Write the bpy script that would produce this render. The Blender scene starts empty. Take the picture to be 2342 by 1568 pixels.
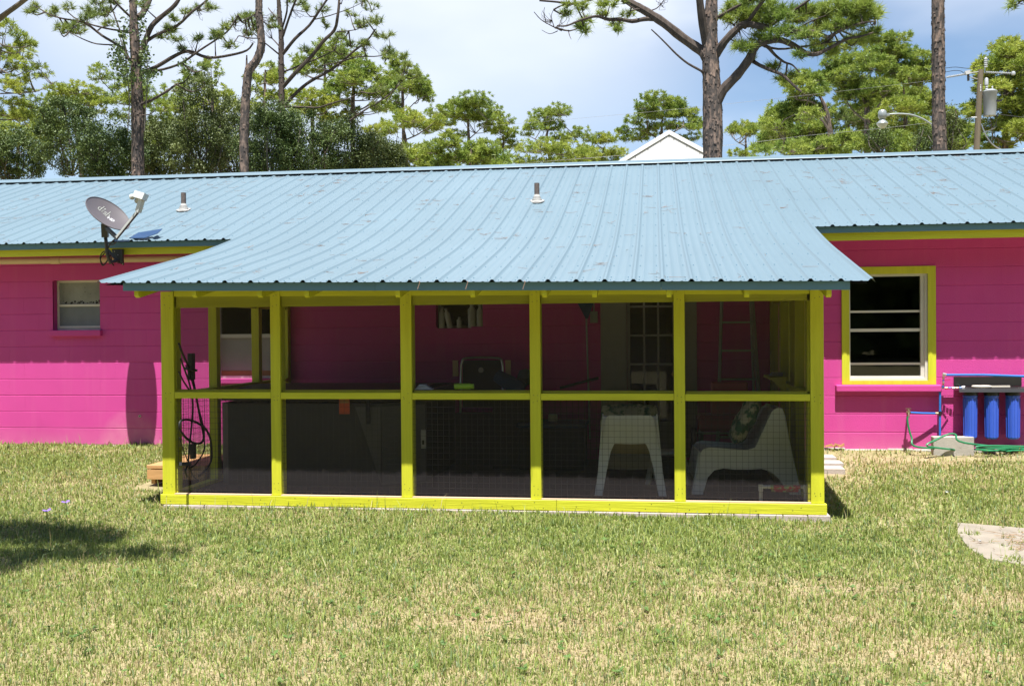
import bpy, math, random
import numpy as np
from mathutils import Vector, Matrix

R = math.radians
random.seed(7)
rng = np.random.default_rng(11)
SC = bpy.context.scene
COL = SC.collection

# ------------------------------------------------------------------ camera, sky, sun, exposure
YAW, PITCH, ROLL = .1395, .0112, -.0081
CAMP = Vector((0, -11.79, 1.45))
FPX, CX, CY = 2330., 1171., 784.
_f = Vector((-math.sin(YAW) * math.cos(PITCH), math.cos(YAW) * math.cos(PITCH), -math.sin(PITCH)))
_r0 = Vector((math.cos(YAW), math.sin(YAW), 0))
_u0 = _r0.cross(_f)
_r = math.cos(ROLL) * _r0 + math.sin(ROLL) * _u0
_u = -math.sin(ROLL) * _r0 + math.cos(ROLL) * _u0
cd = bpy.data.cameras.new('camera')
cd.sensor_width = 36
cd.lens = FPX / 2342 * 36
cd.clip_start = .05
cd.clip_end = 3000
cam = bpy.data.objects.new('camera', cd)
COL.objects.link(cam)
m3 = Matrix((_r, _u, -_f)).transposed()
cam.matrix_world = Matrix.Translation(CAMP) @ m3.to_4x4()
SC.camera = cam

SUN_DIR = Vector((.015, -.347, 1.0)).normalized()      # towards the sun: high, behind the photographer
sel = math.asin(SUN_DIR.z)
saz = math.atan2(SUN_DIR.x, SUN_DIR.y)
w = bpy.data.worlds.new('World')
SC.world = w
w.use_nodes = True
nt = w.node_tree
nt.nodes.clear()


def nnode(nt, t, **k):
    n = nt.nodes.new(t)
    for a, b in k.items():
        setattr(n, a, b)
    return n


def math_(nt, op, a, b=None, clamp=False):
    n = nnode(nt, 'ShaderNodeMath', operation=op, use_clamp=clamp)
    for i, v in enumerate((a, b)):
        if v is None:
            continue
        if isinstance(v, (int, float)):
            n.inputs[i].default_value = v
        else:
            nt.links.new(v, n.inputs[i])
    return n.outputs[0]


sky = nnode(nt, 'ShaderNodeTexSky', sky_type='NISHITA')
sky.sun_disc = False
sky.sun_elevation = sel
sky.sun_rotation = saz
sky.air_density = 1.0
sky.dust_density = .25
sky.ozone_density = 3.2
tc = nnode(nt, 'ShaderNodeTexCoord')
mp = nnode(nt, 'ShaderNodeMapping')
mp.inputs['Scale'].default_value = (1, 1, 2.2)
mp.inputs['Location'].default_value = (.35, .2, .6)
nt.links.new(tc.outputs['Generated'], mp.inputs['Vector'])
n1 = nnode(nt, 'ShaderNodeTexNoise')
n1.inputs['Scale'].default_value = 2.3
n1.inputs['Detail'].default_value = 5
n1.inputs['Roughness'].default_value = .48
nt.links.new(mp.outputs[0], n1.inputs['Vector'])
# a broad bank of thin cloud drifting over the left half of the view
vm = nnode(nt, 'ShaderNodeVectorMath', operation='DOT_PRODUCT')
nt.links.new(tc.outputs['Generated'], vm.inputs[0])
bank = Vector((-.28, .89, .38)).normalized()
vm.inputs[1].default_value = bank
bk = nnode(nt, 'ShaderNodeMapRange')
bk.inputs[1].default_value = .905
bk.inputs[2].default_value = 1.0
bk.interpolation_type = 'SMOOTHSTEP'
nt.links.new(vm.outputs['Value'], bk.inputs[0])
mr = nnode(nt, 'ShaderNodeMapRange')
mr.inputs[1].default_value = .50
mr.inputs[2].default_value = .72
mr.interpolation_type = 'SMOOTHSTEP'
nt.links.new(n1.outputs['Fac'], mr.inputs[0])
sx_ = nnode(nt, 'ShaderNodeSeparateXYZ')
nt.links.new(tc.outputs['Generated'], sx_.inputs[0])
el = nnode(nt, 'ShaderNodeMapRange')
el.inputs[1].default_value = .06
el.inputs[2].default_value = .27
el.inputs[3].default_value = .35
el.interpolation_type = 'SMOOTHSTEP'
nt.links.new(sx_.outputs['Z'], el.inputs[0])
bkz = math_(nt, 'MULTIPLY', bk.outputs[0], el.outputs[0])
cloud = math_(nt, 'ADD', math_(nt, 'MULTIPLY', mr.outputs[0], .35), math_(nt, 'MULTIPLY', bkz, math_(nt, 'ADD', math_(nt, 'MULTIPLY', n1.outputs['Fac'], 1.0), .25)), True)
mx = nnode(nt, 'ShaderNodeMix', data_type='RGBA')
nt.links.new(cloud, mx.inputs['Factor'])
nt.links.new(sky.outputs[0], mx.inputs['A'])
mx.inputs['B'].default_value = (8.2, 8.45, 8.9, 1)
bg = nnode(nt, 'ShaderNodeBackground')
bg.inputs['Strength'].default_value = .073
nt.links.new(mx.outputs['Result'], bg.inputs['Color'])
wo = nnode(nt, 'ShaderNodeOutputWorld')
nt.links.new(bg.outputs[0], wo.inputs['Surface'])

sl = bpy.data.lights.new('sun', 'SUN')
sl.energy = 5.0
sl.angle = R(.5)
sl.color = (1, .965, .9)
so = bpy.data.objects.new('sun', sl)
COL.objects.link(so)
so.rotation_mode = 'QUATERNION'
so.rotation_quaternion = SUN_DIR.to_track_quat('Z', 'Y')
so.location = (0, -10, 30)

vs = SC.view_settings
vs.view_transform = 'Standard'
vs.look = 'None'
vs.gamma = 1
vs.use_curve_mapping = False
vs.exposure = 1.08
SC.cycles.max_bounces = 8
SC.cycles.diffuse_bounces = 2
SC.cycles.transparent_max_bounces = 16


def at(x, y, Y):
    """the point at world depth Y that the photograph shows at pixel x, y (2342 wide)"""
    d = _f + _r * ((x - CX) / FPX) - _u * ((y - CY) / FPX)
    t = (Y - CAMP.y) / d.y
    return CAMP + d * t


def pxm(Y):
    return FPX / ((Y - CAMP.y) / math.cos(YAW))


# ------------------------------------------------------------------ materials
MATS = {}


def mat(name, col, rough=.6, var=.12, scale=6., bump=0., bscale=80., metal=0., spec=.5, col2=None, stretch=(1, 1, 1), thr=None, transl=0.):
    m = bpy.data.materials.new(name)
    m.use_nodes = True
    nt = m.node_tree
    p = nt.nodes['Principled BSDF']
    p.inputs['Roughness'].default_value = rough
    p.inputs['Metallic'].default_value = metal
    p.inputs['Specular IOR Level'].default_value = spec
    tc = nnode(nt, 'ShaderNodeTexCoord')
    mp = nnode(nt, 'ShaderNodeMapping')
    mp.inputs['Scale'].default_value = stretch
    nt.links.new(tc.outputs['Object'], mp.inputs['Vector'])
    n = nnode(nt, 'ShaderNodeTexNoise')
    n.inputs['Scale'].default_value = scale
    n.inputs['Detail'].default_value = 6
    n.inputs['Roughness'].default_value = .6
    nt.links.new(mp.outputs[0], n.inputs['Vector'])
    mr = nnode(nt, 'ShaderNodeMapRange')
    lo, hi = thr or (.3, .7)
    mr.inputs[1].default_value = lo
    mr.inputs[2].default_value = hi
    nt.links.new(n.outputs['Fac'], mr.inputs[0])
    mx = nnode(nt, 'ShaderNodeMix', data_type='RGBA')
    a = tuple(c * (1 - var) for c in col)
    b = col2 or tuple(min(1, c * (1 + var)) for c in col)
    mx.inputs['A'].default_value = (*a, 1)
    mx.inputs['B'].default_value = (*b, 1)
    nt.links.new(mr.outputs[0], mx.inputs['Factor'])
    nt.links.new(mx.outputs['Result'], p.inputs['Base Color'])
    if bump:
        n2 = nnode(nt, 'ShaderNodeTexNoise')
        n2.inputs['Scale'].default_value = bscale
        n2.inputs['Detail'].default_value = 4
        nt.links.new(mp.outputs[0], n2.inputs['Vector'])
        bp = nnode(nt, 'ShaderNodeBump')
        bp.inputs['Strength'].default_value = bump
        bp.inputs['Distance'].default_value = .01
        nt.links.new(n2.outputs['Fac'], bp.inputs['Height'])
        nt.links.new(bp.outputs[0], p.inputs['Normal'])
    if transl:
        tr = nnode(nt, 'ShaderNodeBsdfTranslucent')
        nt.links.new(mx.outputs['Result'], tr.inputs['Color'])
        ms = nnode(nt, 'ShaderNodeMixShader')
        ms.inputs[0].default_value = transl
        nt.links.new(p.outputs[0], ms.inputs[1])
        nt.links.new(tr.outputs[0], ms.inputs[2])
        nt.links.new(ms.outputs[0], nt.nodes['Material Output'].inputs['Surface'])
    MATS[name] = m
    return m


PINK = mat('pink_paint', (.57, .058, .285), .62, .05, 1.4, .35, 120, spec=.35)
PINKB = mat('pink_block_paint', (.57, .058, .285), .62, .05, 1.4, .5, 110, spec=.35)
# chalky bloom low on the wall left of the porch
nt_ = PINKB.node_tree
_p = nt_.nodes['Principled BSDF']
_g = nnode(nt_, 'ShaderNodeNewGeometry')
_d = nnode(nt_, 'ShaderNodeVectorMath', operation='DISTANCE')
nt_.links.new(_g.outputs['Position'], _d.inputs[0])
_d.inputs[1].default_value = (-6.42, 0, .13)
_mr = nnode(nt_, 'ShaderNodeMapRange')
_mr.inputs[1].default_value = .42
_mr.inputs[2].default_value = .30
_mr.inputs[3].default_value = 0
_mr.inputs[4].default_value = .5
nt_.links.new(_d.outputs['Value'], _mr.inputs[0])
_n = nnode(nt_, 'ShaderNodeTexNoise')
_n.inputs['Scale'].default_value = 9
nt_.links.new(_g.outputs['Position'], _n.inputs['Vector'])
_mm = math_(nt_, 'MULTIPLY', _mr.outputs[0], math_(nt_, 'MULTIPLY', _n.outputs['Fac'], 1.5), True)
_sp = nnode(nt_, 'ShaderNodeSeparateXYZ')
nt_.links.new(_g.outputs['Position'], _sp.inputs[0])
_lw = nnode(nt_, 'ShaderNodeMapRange')
_lw.inputs[1].default_value = .34
_lw.inputs[2].default_value = .08
nt_.links.new(_sp.outputs['Z'], _lw.inputs[0])
_n3 = nnode(nt_, 'ShaderNodeTexNoise')
_n3.inputs['Scale'].default_value = 5
_n3.inputs['Detail'].default_value = 7
nt_.links.new(_g.outputs['Position'], _n3.inputs['Vector'])
_mp = nnode(nt_, 'ShaderNodeMapping')
_mp.inputs['Scale'].default_value = (9, 1, .45)
nt_.links.new(_g.outputs['Position'], _mp.inputs['Vector'])
_n4 = nnode(nt_, 'ShaderNodeTexNoise')
_n4.inputs['Scale'].default_value = 1.0
_n4.inputs['Detail'].default_value = 5
nt_.links.new(_mp.outputs[0], _n4.inputs['Vector'])
_st = nnode(nt_, 'ShaderNodeMapRange')
_st.inputs[1].default_value = .52
_st.inputs[2].default_value = .75
_st.inputs[4].default_value = .11
nt_.links.new(_n4.outputs['Fac'], _st.inputs[0])
_sm = math_(nt_, 'MULTIPLY', _lw.outputs[0], math_(nt_, 'MULTIPLY', _n3.outputs['Fac'], .75))
_mm = math_(nt_, 'ADD', _mm, math_(nt_, 'ADD', _st.outputs[0], _sm), True)
_mx = nnode(nt_, 'ShaderNodeMix', data_type='RGBA')
nt_.links.new(_mm, _mx.inputs['Factor'])
nt_.links.new(_p.inputs['Base Color'].links[0].from_socket, _mx.inputs['A'])
_mx.inputs['B'].default_value = (.66, .22, .36, 1)
nt_.links.new(_mx.outputs['Result'], _p.inputs['Base Color'])

YEL = mat('yellow_green_paint', (.57, .575, .035), .5, .10, 22, .35, 70, spec=.35, stretch=(1, 1, .06))
YELS = mat('yellow_green_board', (.57, .575, .035), .5, .10, 22, .35, 70, spec=.35, stretch=(.06, 1, 1))
ROOF = mat('blue_roof_paint', (.142, .205, .245), .42, .05, 1.1, 0, spec=.35, stretch=(1, .25, 1))
FASC = mat('blue_fascia_paint', (.095, .215, .31), .45, .05, 2)
CREAM = mat('cream_plastic', (.55, .45, .28), .5, .05)
WOODRAW = mat('raw_pine', (.62, .44, .30), .7, .15, 5, .2, 40, stretch=(.15, 1, 1))
WOODOR = mat('orange_wood', (.52, .29, .12), .6, .18, 5, .2, 40, stretch=(.15, 1, 1))
CONC = mat('concrete', (.40, .37, .33), .9, .15, 7, .5, 90)
PAVER = mat('pale_paver', (.42, .36, .33), .9, .1, 9, .3, 60)
SLABM = mat('old_concrete_slab', (.27, .235, .19), .9, .18, 4, .4, 40)
WHITEM = mat('white_frame', (.62, .60, .56), .45, .06)
ALU = mat('aluminium', (.55, .55, .56), .35, .08, metal=.85)
DARKMET = mat('dark_grey_metal', (.06, .065, .07), .45, .1, metal=.4)
DISH = mat('dish_grey', (.105, .093, .10), .5, .05)
LNBW = mat('lnb_white', (.52, .54, .54), .4, .04)
LETTER = mat('letter_pale_grey', (.33, .34, .31), .5, .03)
LETTERW = mat('letter_white', (.55, .55, .57), .5, .03)
CABLE = mat('black_cable', (.012, .012, .012), .5, .1)
RUST = mat('rusty_pipe', (.11, .085, .075), .8, .3, 30, .3, 80)
BOOT = mat('white_sealant', (.36, .355, .34), .8, .1, 20, .4, 60)
BLUEPIPE = mat('blue_pex', (.03, .16, .55), .3, .05)
BLUECAN = mat('blue_canister', (.045, .115, .58), .3, .04)
BLACKPL = mat('black_plastic', (.018, .018, .019), .4, .1)
BRASS = mat('brass', (.38, .30, .20), .35, .15, metal=.8)
REDH = mat('red_handle', (.5, .03, .03), .4, .1)
HOSE = mat('green_hose', (.02, .20, .085), .35, .08)
BLUESCRAP = mat('blue_metal_scrap', (.022, .055, .13), .4, .1)
CHAIRW = mat('white_plastic', (.80, .82, .78), .45, .03)
CHAIRY = mat('yellowish_plastic', (.55, .47, .26), .5, .05)  # yellower plastic for the rear face of the chair shell
FLOOR = mat('dark_outdoor_carpet', (.035, .032, .035), .95, .2, 60, .3, 150)
TUBS = mat('charcoal_skirt', (.045, .045, .045), .6, .1)
TUBG = mat('grey_skirt', (.10, .098, .092), .6, .08)
TUBC = mat('dark_vinyl_cover', (.035, .036, .042), .5, .1, 8, .2, 30)
TAGO = mat('orange_tag', (.62, .10, .03), .6, .05)
TAGT = mat('tag_print', (.30, .24, .08), .6, .05)
DOORW = mat('door_white', (.30, .30, .28), .5, .05)
GREYW = mat('ladder_grey', (.33, .33, .33), .5, .08)
RED = mat('red_cart_paint', (.30, .015, .03), .4, .08)
BOTW = mat('bottle_white', (.5, .5, .46), .4, .05)
GREENB = mat('lime_plastic', (.30, .55, .03), .35, .05)
TOWEL = mat('pale_blue_cloth', (.40, .46, .62), .9, .2, 40, .4, 60)
BLUED = mat('dark_blue_fabric', (.02, .06, .16), .8, .2)
BLACKF = mat('black_fabric', (.015, .016, .018), .8, .2)
WIREM = mat('galvanised_wire', (.05, .05, .05), .35, .1, metal=.6)
INSUL = mat('porcelain_grey', (.42, .44, .46), .35, .1)
TRANS = mat('transformer_grey', (.33, .35, .37), .45, .05)
POLE = mat('weathered_pole', (.155, .125, .085), .9, .3, 8, .5, 40, stretch=(3, 3, .15))
LAMPG = mat('lamp_metal', (.30, .33, .33), .4, .08, metal=.3)
WIREL = mat('pale_wire', (.3, .3, .28), .5, .1)
SHEDW = mat('white_cladding', (.80, .78, .76), .55, .03)
SHEDT = mat('white_trim', (.82, .82, .82), .5, .03)
STRAWM = mat('pine_straw', (.24, .15, .11), .9, .3, 30)
PURPLE = mat('purple_petals', (.25, .14, .62), .6, .1)
LITTER = mat('white_litter', (.5, .5, .5), .7, .1)
ORANGEL = mat('orange_leaf', (.75, .30, .05), .7, .1)
MORTAR = mat('grey_footing', (.36, .34, .30), .95, .25, 9, .8, 40)
DARKIN = mat('dark_interior', (.03, .03, .03), .9, .1)  # near-black for room insides, blind, pipe hole and mildew spots
WINBOARD = mat('stained_board', (.33, .33, .32), .8, .12, 3, col2=None)
# cushion: leafy print
CUSH = mat('leaf_print_fabric', (.03, .13, .05), .9, .1, 9, col2=(.50, .48, .32), thr=(.46, .54))
CLOTHP = mat('bright_print_fabric', (.45, .03, .04), .9, .1, 22, col2=(.30, .36, .14), thr=(.50, .54))
BARK = mat('pine_bark', (.135, .116, .106), .95, .45, 9, 1.0, 26, spec=.15, col2=(.27, .195, .155), stretch=(1.8, 1.8, .6), thr=(.47, .66))
BARKD = mat('dark_pine_bark', (.085, .068, .058), .95, .4, 9, .9, 26, spec=.15, stretch=(1.6, 1.6, .38))
TWIG = mat('grey_twig', (.13, .105, .085), .95, .3, 5)
OAKB = mat('oak_bark', (.11, .095, .08), .95, .3, 6, .7, 30)


def leafmat(name, a, b, rough=.5, transl=.42, scale=1.2):
    return mat(name, a, rough, 0, scale, spec=.4, col2=b, transl=transl, thr=(.36, .64))


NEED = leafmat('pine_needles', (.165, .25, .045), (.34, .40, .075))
NEEDY = leafmat('yellow_pine_needles', (.21, .29, .048), (.41, .45, .08))  # yellower needle tone of some pines
NEEDD = leafmat('dark_pine_needles', (.13, .19, .05), (.29, .34, .08))  # darker needle tone of other pines
OAKL = leafmat('oak_leaves', (.045, .080, .020), (.130, .180, .046), .55, .12, 1.6)
OAKL2 = leafmat('olive_oak_leaves', (.058, .086, .022), (.150, .180, .050), .55, .12, 1.6)


def screen_mat(name, f0):
    m = bpy.data.materials.new(name)
    m.use_nodes = True
    nt = m.node_tree
    nt.nodes.clear()
    o = nnode(nt, 'ShaderNodeOutputMaterial')
    d = nnode(nt, 'ShaderNodeBsdfDiffuse')
    d.inputs['Color'].default_value = (.075, .066, .07, 1)
    t = nnode(nt, 'ShaderNodeBsdfTransparent')
    ms = nnode(nt, 'ShaderNodeMixShader')
    n = nnode(nt, 'ShaderNodeTexNoise')
    n.inputs['Scale'].default_value = 3
    tc = nnode(nt, 'ShaderNodeTexCoord')
    nt.links.new(tc.outputs['Object'], n.inputs['Vector'])
    f = math_(nt, 'ADD', math_(nt, 'MULTIPLY', n.outputs['Fac'], .06), f0)
    nt.links.new(f, ms.inputs[0])
    nt.links.new(t.outputs[0], ms.inputs[1])
    nt.links.new(d.outputs[0], ms.inputs[2])
    nt.links.new(ms.outputs[0], o.inputs['Surface'])
    return m


def glass_mat():
    m = bpy.data.materials.new('window_glass')
    m.use_nodes = True
    nt = m.node_tree
    nt.nodes.clear()
    o = nnode(nt, 'ShaderNodeOutputMaterial')
    g = nnode(nt, 'ShaderNodeBsdfGlossy')
    g.inputs['Roughness'].default_value = .02
    t = nnode(nt, 'ShaderNodeBsdfTransparent')
    t.inputs['Color'].default_value = (.62, .66, .64, 1)
    fr = nnode(nt, 'ShaderNodeFresnel')
    fr.inputs['IOR'].default_value = 1.5
    ms = nnode(nt, 'ShaderNodeMixShader')
    nt.links.new(fr.outputs[0], ms.inputs[0])
    nt.links.new(t.outputs[0], ms.inputs[1])
    nt.links.new(g.outputs[0], ms.inputs[2])
    nt.links.new(ms.outputs[0], o.inputs['Surface'])
    return m


SCREEN = screen_mat('insect_screen', .27)
SCREENS = screen_mat('side_insect_screen', .14)
GLASS = glass_mat()
LENS = mat('lamp_lens', (.45, .48, .46), .25, .05)


def frost(name, c):
    return mat(name, c, .5, .06, 5)


FROSTU = mat('dusty_bathroom_glass', (.24, .26, .25), .35, .2, 3, col2=(.34, .35, .33), spec=.4)
FROSTL = mat('grey_insect_screen_pane', (.17, .19, .21), .6, .12, 4)


def attr_mat(name, rough, transl):
    m = bpy.data.materials.new(name)
    m.use_nodes = True
    nt = m.node_tree
    p = nt.nodes['Principled BSDF']
    p.inputs['Roughness'].default_value = rough
    p.inputs['Specular IOR Level'].default_value = .3
    a = nnode(nt, 'ShaderNodeAttribute', attribute_name='col')
    nt.links.new(a.outputs['Color'], p.inputs['Base Color'])
    if transl:
        tr = nnode(nt, 'ShaderNodeBsdfTranslucent')
        nt.links.new(a.outputs['Color'], tr.inputs['Color'])
        ms = nnode(nt, 'ShaderNodeMixShader')
        ms.inputs[0].default_value = transl
        nt.links.new(p.outputs[0], ms.inputs[1])
        nt.links.new(tr.outputs[0], ms.inputs[2])
        nt.links.new(ms.outputs[0], nt.nodes['Material Output'].inputs['Surface'])
    else:
        n = nnode(nt, 'ShaderNodeTexNoise')
        n.inputs['Scale'].default_value = 45
        n.inputs['Detail'].default_value = 6
        tc = nnode(nt, 'ShaderNodeTexCoord')
        nt.links.new(tc.outputs['Object'], n.inputs['Vector'])
        mr = nnode(nt, 'ShaderNodeMapRange')
        mr.inputs[3].default_value = .55
        mr.inputs[4].default_value = 1.4
        nt.links.new(n.outputs['Fac'], mr.inputs[0])
        mx = nnode(nt, 'ShaderNodeMix', data_type='RGBA', blend_type='MULTIPLY')
        mx.inputs['Factor'].default_value = 1
        nt.links.new(a.outputs['Color'], mx.inputs['A'])
        nt.links.new(mr.outputs[0], mx.inputs['B'])
        nt.links.new(mx.outputs['Result'], p.inputs['Base Color'])
        bp = nnode(nt, 'ShaderNodeBump')
        bp.inputs['Strength'].default_value = .8
        bp.inputs['Distance'].default_value = .02
        nt.links.new(n.outputs['Fac'], bp.inputs['Height'])
        nt.links.new(bp.outputs[0], p.inputs['Normal'])
    return m


LAWN = attr_mat('lawn_soil_and_thatch', .95, 0)
BLADE = attr_mat('grass_blades', .45, .45)


# ------------------------------------------------------------------ mesh helpers
class MB:
    def __init__(s):
        s.v, s.f, s.mi, s.m = [], [], [], []

    def _m(s, m):
        if m is None:
            return 0
        if m not in s.m:
            s.m.append(m)
        return s.m.index(m)

    def add(s, vs, fs, m=None):
        o = len(s.v)
        k = s._m(m)
        s.v.extend([tuple(v) for v in vs])
        for f in fs:
            s.f.append([i + o for i in f])
            s.mi.append(k)
        return s

    def box(s, x0, x1, y0, y1, z0, z1, m=None, c=0.):
        if c <= 0:
            vs = [(x, y, z) for x in (x0, x1) for y in (y0, y1) for z in (z0, z1)]
            fs = [(0, 1, 3, 2), (4, 6, 7, 5), (0, 4, 5, 1), (2, 3, 7, 6), (0, 2, 6, 4), (1, 5, 7, 3)]
            return s.add(vs, fs, m)
        # chamfered box
        vs, idx = [], {}
        ax = ((x0, x1), (y0, y1), (z0, z1))
        for i in (0, 1):
            for j in (0, 1):
                for k in (0, 1):
                    for a in range(3):
                        p = []
                        for b, q in enumerate((i, j, k)):
                            e = ax[b][q]
                            if b != a:
                                e += c if q == 0 else -c
                            p.append(e)
                        idx[(i, j, k, a)] = len(vs)
                        vs.append(p)
        fs = []
        for a in range(3):
            b, d = (a + 1) % 3, (a + 2) % 3
            for q in (0, 1):
                def key(u, v):
                    t = [0, 0, 0]
                    t[a], t[b], t[d] = q, u, v
                    return idx[(*t, a)]
                f = [key(0, 0), key(1, 0), key(1, 1), key(0, 1)]
                fs.append(f if q else f[::-1])
            for u in (0, 1):
                for v in (0, 1):
                    def k2(q, w):
                        t = [0, 0, 0]
                        t[a], t[b], t[d] = q, u, v
                        return idx[(*t, w)]
                    fs.append([k2(0, b), k2(1, b), k2(1, d), k2(0, d)])
        for i in (0, 1):
            for j in (0, 1):
                for k in (0, 1):
                    fs.append([idx[(i, j, k, 0)], idx[(i, j, k, 1)], idx[(i, j, k, 2)]])
        return s.add(vs, fs, m)

    def bar(s, a, b, w, h, m=None, up=(0, 0, 1)):
        a, b, up = Vector(a), Vector(b), Vector(up)
        d = (b - a).normalized()
        x = d.cross(up)
        if x.length < 1e-4:
            x = d.cross(Vector((1, 0, 0)))
        x.normalize()
        y = x.cross(d)
        vs = []
        for p in (a, b):
            for sx, sy in ((-1, -1), (1, -1), (1, 1), (-1, 1)):
                vs.append(p + x * sx * w / 2 + y * sy * h / 2)
        return s.add(vs, [(3, 2, 1, 0), (4, 5, 6, 7), (0, 1, 5, 4), (1, 2, 6, 5), (2, 3, 7, 6), (3, 0, 4, 7)], m)

    def tube(s, pts, r, n=8, m=None, cap=True):
        pts = [Vector(p) for p in pts]
        rs = r if isinstance(r, (list, tuple)) else [r] * len(pts)
        N = len(pts)
        t0 = (pts[1] - pts[0]).normalized()
        u = t0.cross(Vector((0, 0, 1)))
        if u.length < .05:
            u = t0.cross(Vector((1, 0, 0)))
        u.normalize()
        vs = []
        for i, p in enumerate(pts):
            t = (pts[min(i + 1, N - 1)] - pts[max(i - 1, 0)]).normalized()
            u = (u - t * u.dot(t)).normalized()
            v = t.cross(u)
            for k in range(n):
                a = 2 * math.pi * k / n
                vs.append(p + (u * math.cos(a) + v * math.sin(a)) * rs[i])
        fs = []
        for i in range(N - 1):
            for k in range(n):
                k2 = (k + 1) % n
                fs.append((i * n + k, i * n + k2, (i + 1) * n + k2, (i + 1) * n + k))
        if cap:
            fs.append(tuple(range(n))[::-1])
            fs.append(tuple((N - 1) * n + k for k in range(n)))
        return s.add(vs, fs, m)

    def lathe(s, prof, c=(0, 0, 0), n=16, m=None, axis=(0, 0, 1), ref=None):
        ax = Vector(axis).normalized()
        u = Vector(ref) if ref else ax.orthogonal()
        u = (u - ax * u.dot(ax)).normalized()
        v = ax.cross(u)
        c = Vector(c)
        vs, fs = [], []
        for r_, h in prof:
            for k in range(n):
                a = 2 * math.pi * k / n
                vs.append(c + ax * h + (u * math.cos(a) + v * math.sin(a)) * r_)
        for i in range(len(prof) - 1):
            for k in range(n):
                k2 = (k + 1) % n
                fs.append((i * n + k, i * n + k2, (i + 1) * n + k2, (i + 1) * n + k))
        if prof[0][0] > 1e-4:
            fs.append(tuple(range(n))[::-1])
        if prof[-1][0] > 1e-4:
            fs.append(tuple((len(prof) - 1) * n + k for k in range(n)))
        return s.add(vs, fs, m)

    def prism(s, poly, off, m=None):
        n = len(poly)
        off = Vector(off)
        vs = [Vector(p) for p in poly] + [Vector(p) + off for p in poly]
        fs = [tuple(range(n))[::-1], tuple(range(n, 2 * n))]
        fs += [(i, (i + 1) % n, n + (i + 1) % n, n + i) for i in range(n)]
        return s.add(vs, fs, m)

    def mesh(s, name, m=None, smooth=False):
        me = bpy.data.meshes.new(name)
        me.from_pydata(s.v, [], s.f)
        if m is not None:
            me.materials.append(m)
        else:
            for q in s.m:
                me.materials.append(q)
            me.polygons.foreach_set('material_index', s.mi)
        if smooth:
            me.polygons.foreach_set('use_smooth', [True] * len(me.polygons))
            try:
                me.set_sharp_from_angle(angle=R(38))
            except Exception:
                pass
        me.update()
        return me

    def build(s, name, m=None, parent=None, smooth=False, **k):
        return link(name, s.mesh(name, m, smooth), parent, **k)


def link(name, me, parent=None, label=None, cat=None, group=None, kind=None, loc=None):
    o = bpy.data.objects.new(name, me)
    COL.objects.link(o)
    if parent is not None:
        o.parent = parent
    if loc is not None:
        o.location = loc
    for k, v in (('label', label), ('category', cat), ('group', group), ('kind', kind)):
        if v:
            o[k] = v
    return o


def thing(name, label, cat, group=None, loc=(0, 0, 0)):
    return link(name, None, None, label, cat, group, None, loc)


def npmesh(name, V, F, mats, mi=None, smooth=False):
    """V (n,3), F (m,k) all faces k-sided"""
    me = bpy.data.meshes.new(name)
    n, m, k = len(V), len(F), F.shape[1]
    me.vertices.add(n)
    me.vertices.foreach_set('co', np.asarray(V, np.float32).ravel())
    me.loops.add(m * k)
    me.loops.foreach_set('vertex_index', F.astype(np.int32).ravel())
    me.polygons.add(m)
    me.polygons.foreach_set('loop_start', np.arange(0, m * k, k, dtype=np.int32))
    me.polygons.foreach_set('loop_total', np.full(m, k, np.int32))
    for q in mats:
        me.materials.append(q)
    if mi is not None:
        me.polygons.foreach_set('material_index', mi.astype(np.int32))
    if smooth:
        me.polygons.foreach_set('use_smooth', np.ones(m, bool))
    me.update(calc_edges=True)
    return me


# value noise for laying out the lawn
def vnoise(x, y, s, seed=0):
    g = np.random.default_rng(seed).random((64, 64))
    x, y = np.asarray(x) / s + 31.3, np.asarray(y) / s + 17.7
    i, j = np.floor(x).astype(int), np.floor(y).astype(int)
    fx, fy = x - i, y - j
    fx, fy = fx * fx * (3 - 2 * fx), fy * fy * (3 - 2 * fy)
    i0, i1, j0, j1 = i % 64, (i + 1) % 64, j % 64, (j + 1) % 64
    return (g[i0, j0] * (1 - fx) + g[i1, j0] * fx) * (1 - fy) + (g[i0, j1] * (1 - fx) + g[i1, j1] * fx) * fy


def sst(a, b, x):
    t = np.clip((x - a) / (b - a), 0, 1)
    return t * t * (3 - 2 * t)


def ground_z(X, Y):
    X, Y = np.asarray(X, float), np.asarray(Y, float)
    z = np.interp(Y, [-400, -12, -6, -4.5, -3.05, -1.6, -.6, 0, 3, 400], [-.25, -.25, -.235, -.20, -.115, -.06, .02, .085, .05, 0])
    z = z + np.where(Y > -1.8, .012 * sst(1.2, 2.6, X) * sst(-1.8, -.3, Y), 0) - .04 * sst(-1, 1.2, X) * sst(-1.6, -3, Y) * sst(-5, -3.4, Y)
    near = (np.abs(X) < 14) & (Y < 2) & (Y > -13)
    z = z + np.where(near, (vnoise(X, Y, .9, 3) - .5) * .035 + (vnoise(X, Y, .25, 4) - .5) * .016, 0)
    inside = (X > -4.36) & (X < 1.3) & (Y > -2.95) & (Y < .3)
    z = np.where(inside, -.22, z)
    z = np.where((Y > .06) & (Y < 7) & (X > -13) & (X < 8), -.15, z)
    return z


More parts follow.
